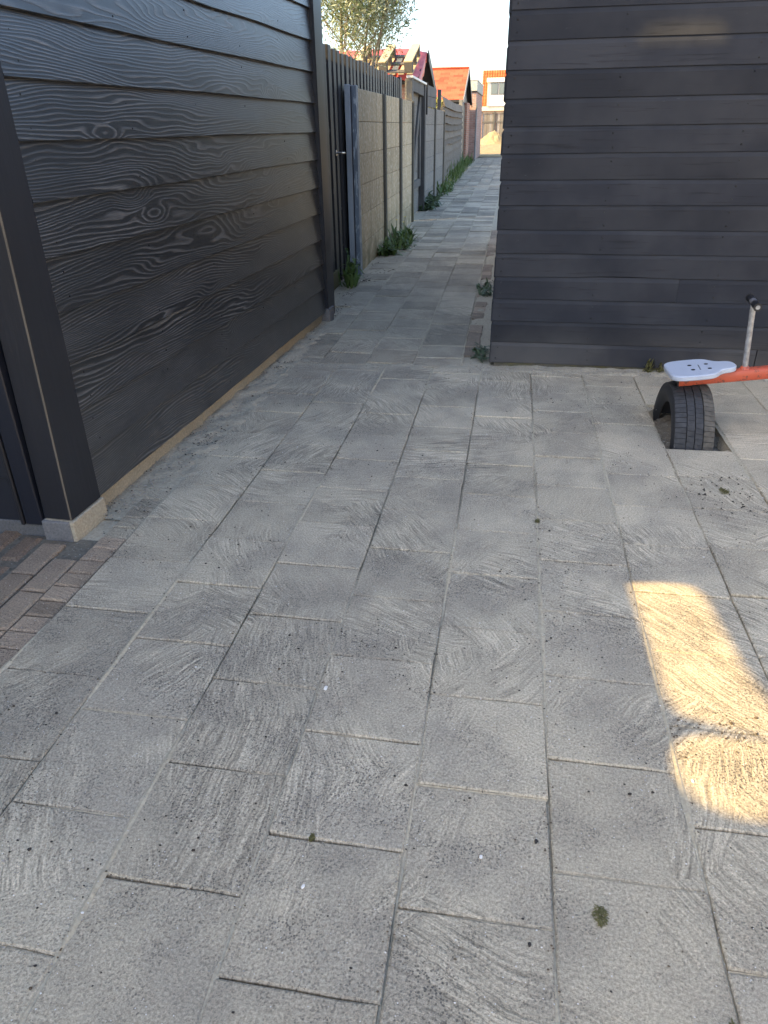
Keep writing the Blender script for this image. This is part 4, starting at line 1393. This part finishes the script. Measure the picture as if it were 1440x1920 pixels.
weed('weed', 'tiny yellowing weed at the base of the slate-black shed behind the tyre', 'weed', [(.93, 4.40, .03), (.86, 4.395, .02)], 'dryleaf', 18, 26, .06, .007, (.6, 2.))
def moss(label, x, y, s, seed):
    rr = random.Random(seed)
    mb = MB()
    for i in range(170):
        a, q = rr.uniform(0, 2*PI), s*math.sqrt(rr.random())
        v, f = blade((x+q*math.cos(a)*.6, y+q*math.sin(a), rr.uniform(-.002, .006)), rr.uniform(0, 2*PI), s*.5, .0012, rr.uniform(.1, .9), .5, 3)
        mb.add(v, f)
    tag(mb.build('moss_tuft', 'dryleaf', None), label, 'moss')
moss('olive moss tuft on the sandy tiles nearest the camera', .252, .875, .019, 1)
moss('olive moss tuft at the lower right beside a joint', .452, .705, .018, 2)
moss('small dry moss tuft on a long joint midway across the yard', .165, 2.42, .013, 3)
moss('dry plant scrap on the tile in front of the tyre', .92, 2.78, .026, 4)
moss('tiny green moss spot in a cross joint at the lower middle', -.335, .955, .008, 5)

# loose crumbs, shell chips and grit on the paving
def scatter(name, mat, label_kind, n, area, size, seed, zone=None, flat=.5):
    rr = random.Random(seed)
    mb = MB()
    k = 0
    while k < n:
        x, y = rr.uniform(area[0], area[1]), rr.uniform(area[2], area[3])
        if zone and rr.random() > zone(x, y): continue
        k += 1
        s_ = size*rr.uniform(.35, 1.0)*(1.6 if rr.random() < .06 else 1)
        a = rr.uniform(0, 2*PI)
        vs = []
        m_ = 5
        for i in range(m_):
            an = a+2*PI*i/m_
            q = s_*rr.uniform(.6, 1.1)
            vs.append((x+q*math.cos(an), y+q*math.sin(an)*.75, .002))
        for i in range(m_):
            vs.append((x+(vs[i][0]-x)*.6, y+(vs[i][1]-y)*.6, .002+s_*flat*rr.uniform(.7, 1.2)))
        mb.add(vs, [tuple(range(m_, 2*m_))]+[(i, (i+1) % m_, (i+1) % m_+m_, i+m_) for i in range(m_)])
    return tag(mb.build(name, mat, None), kind='stuff')
cl = lambda x, y: max(.04, min(1, (noise.noise(Vector((x*2.2, y*2.2, 4)))-.02)*3.2))
scatter('shell_chips', 'chip', 0, 900, (-1.4, 1.9, .4, 4.3), .0028, 31, None, .3)
scatter('soil_crumbs', 'crumb', 0, 1900, (-1.45, 1.9, .4, 4.4), .0040, 32, cl)
scatter('grit', 'pebble', 0, 2600, (-1.45, 1.9, .4, 4.4), .0035, 33, lambda x, y: cl(y+3, x))
edge = lambda x, y: 1.
scatter('edge_grit', 'pebble', 0, 1500, (-1.60, -1.36, 2.2, 5.7), .007, 34, lambda x, y: 1 if x < -1.40 else .3)
scatter('edge_grit', 'pebble', 0, 900, (-.2, 2.0, 4.28, 4.42), .006, 35)
scatter('edge_litter', 'crumb', 0, 600, (-1.60, -1.34, 2.2, 6.5), .006, 36, cl)
scatter('edge_litter', 'crumb', 0, 260, (-.24, -.08, 4.4, 7.5), .006, 37, cl)
scatter('edge_litter', 'crumb', 0, 130, (-1.52, -1.2, 7.0, 10), .010, 38, cl)
scatter('edge_litter', 'litter', 0, 110, (.47, .80, 1.30, 1.47), .0045, 39)
scatter('edge_litter', 'crumb', 0, 80, (.80, 1.05, 2.6, 2.95), .006, 40)
jl = lambda x, y: 1. if abs(((x+1.336) % .3)-.0) < .014 or abs(((x+1.336) % .3)-.3) < .014 else .02
scatter('joint_grit', 'pebble', 0, 900, (-1.3, 1.9, .4, 4.3), .0032, 41, jl)
scatter('joint_litter', 'litter', 0, 800, (-1.3, 1.9, .4, 4.3), .0034, 42, lambda x, y: jl(x, y)*cl(x, y*2))
# single larger bits that can be picked out
def bit(name, label, cat, mat, x, y, s, seed):
    rr = random.Random(seed)
    mb = MB(); vs = []
    for i in range(7):
        an = 2*PI*i/7; q = s*rr.uniform(.6, 1.1)
        vs.append((x+q*math.cos(an)*.7, y+q*math.sin(an), .002))
    vs2 = [(x+(v[0]-x)*.7, y+(v[1]-y)*.7, .002+s*.35) for v in vs]
    mb.add(vs+vs2, [tuple(range(7, 14))]+[(i, (i+1) % 7, (i+1) % 7+7, i+7) for i in range(7)])
    tag(mb.build(name, mat, None), label, cat)
bit('shell_chip', 'white chip lying on a tile joint left of the middle of the yard', 'chip', 'chip', -.415, 1.405, .010, 1)
bit('shell_chip', 'white chip among the tiles at the lower left of centre', 'chip', 'chip', -.325, .845, .006, 2)
bit('shell_chip', 'white chip near the lower middle, above the moss tuft', 'chip', 'chip', .022, .965, .007, 3)
bit('shell_chip', 'white chip in the sunlit patch of paving', 'chip', 'chip', .49, 1.235, .007, 4)
bit('soil_lump', 'black soil lump right of the joint at the lower middle', 'soil lump', 'crumb', .135, 1.02, .0065, 5)
bit('soil_lump', 'black soil lump nearest the bottom edge of the photo', 'soil lump', 'crumb', .118, .80, .006, 6)

# ================================================================== OUT OF FRAME: what throws the shade
# added unseen wall, left rear: shades the yard, holes cut to form the sunlit patches
WX = -4.5
def to_wall(x, y, z):
    t = (WX-x)/SUN.x
    return (y+SUN.y*t, z+SUN.z*t)
patch1 = [(.447, 2.045), (.57, 2.06), (.655, 2.055), (.685, 2.00), (.695, 1.86), (.715, 1.66), (.755, 1.50), (.755, 1.404), (.62, 1.413), (.50, 1.452), (.475, 1.52), (.468, 1.66), (.462, 1.80)]
patch2 = [(.53, 1.385), (.66, 1.392), (.76, 1.396), (.98, 1.396), (.98, 1.145), (.70, 1.145), (.56, 1.15), (.49, 1.18), (.455, 1.24), (.455, 1.31), (.48, 1.36)]
streak = [(.53, 1.680), (.97, 1.680), (.985, 1.752), (.85, 1.764), (.60, 1.758)]
cu = bpy.data.curves.new('shade_wall', 'CURVE')
cu.dimensions = '2D'; cu.fill_mode = 'BOTH'; cu.extrude = .006
def spl(pts):
    s_ = cu.splines.new('POLY'); s_.points.add(len(pts)-1); s_.use_cyclic_u = True
    for i, p in enumerate(pts): s_.points[i].co = (p[0], p[1], 0, 1)
spl([(-3.4, -.5), (3.4, -.5), (3.4, 7.9), (1.0, 7.9), (-3.4, 5.6)])
for pt in (patch1, patch2):
    spl([to_wall(x, y, 0) for x, y in pt])
spl([to_wall(x, RY-.001, z) for x, z in streak])
tmp = bpy.data.objects.new('tmp', cu)
COL.objects.link(tmp)
bpy.context.view_layer.update()
me = bpy.data.meshes.new_from_object(tmp)
bpy.data.objects.remove(tmp)
me.materials.clear(); me.materials.append(M['weath'])
bw = thing('shade_wall', 'added unseen wall left behind the viewer, openings cut to shape the sunlight', 'shade wall', (WX, -3, 0))
o = put('shade_sheet', me, bw, (WX, 0, 0))
# curve plane (x, y) -> world (Y, Z)
o.matrix_basis = Matrix.Translation(Vector((WX, 0, 0))-WL[bw.name]) @ Matrix(((0, 0, 1, 0), (1, 0, 0, 0), (0, 1, 0, 0), (0, 0, 0, 1)))
for y, zt in ((-3.3, 5.5), (3.3, 7.9)):
    mb = MB(); mb.box(WX-.25, WX-.02, y-.1, y+.1, -.02, zt); mb.build('shade_wall_post', 'weathd', bw)

# added unseen house, right: sunlit cream wall bounces fill light into the yard
nb_ = thing('fill_house', 'added unseen house on the right, reflecting sunlight into the yard', 'house', (12, -3, 0))
mb = MB(); mb.box(9.0, 16, -13, 2.5, 0, 5.0); mb.build('wall', 'cream', nb_)
mb = MB(); mb.prism([(8.7, -13.3, 4.95), (16.3, -13.3, 4.95), (12.5, -13.3, 8.0)], (0, 16.1, 0)); mb.build('roof', 'redbrick', nb_)
for y in (-11, -7, -2.5, .5):
    for z in (.9, 3.2):
        wn = MB(); wn.box(8.95, 8.998, y, y+1.4, z, z+1.3); f = wn.build('window', 'white', nb_)
        mb = MB(); mb.box(8.93, 8.948, y+.08, y+1.32, z+.08, z+1.22); mb.build('pane', 'glass', f)
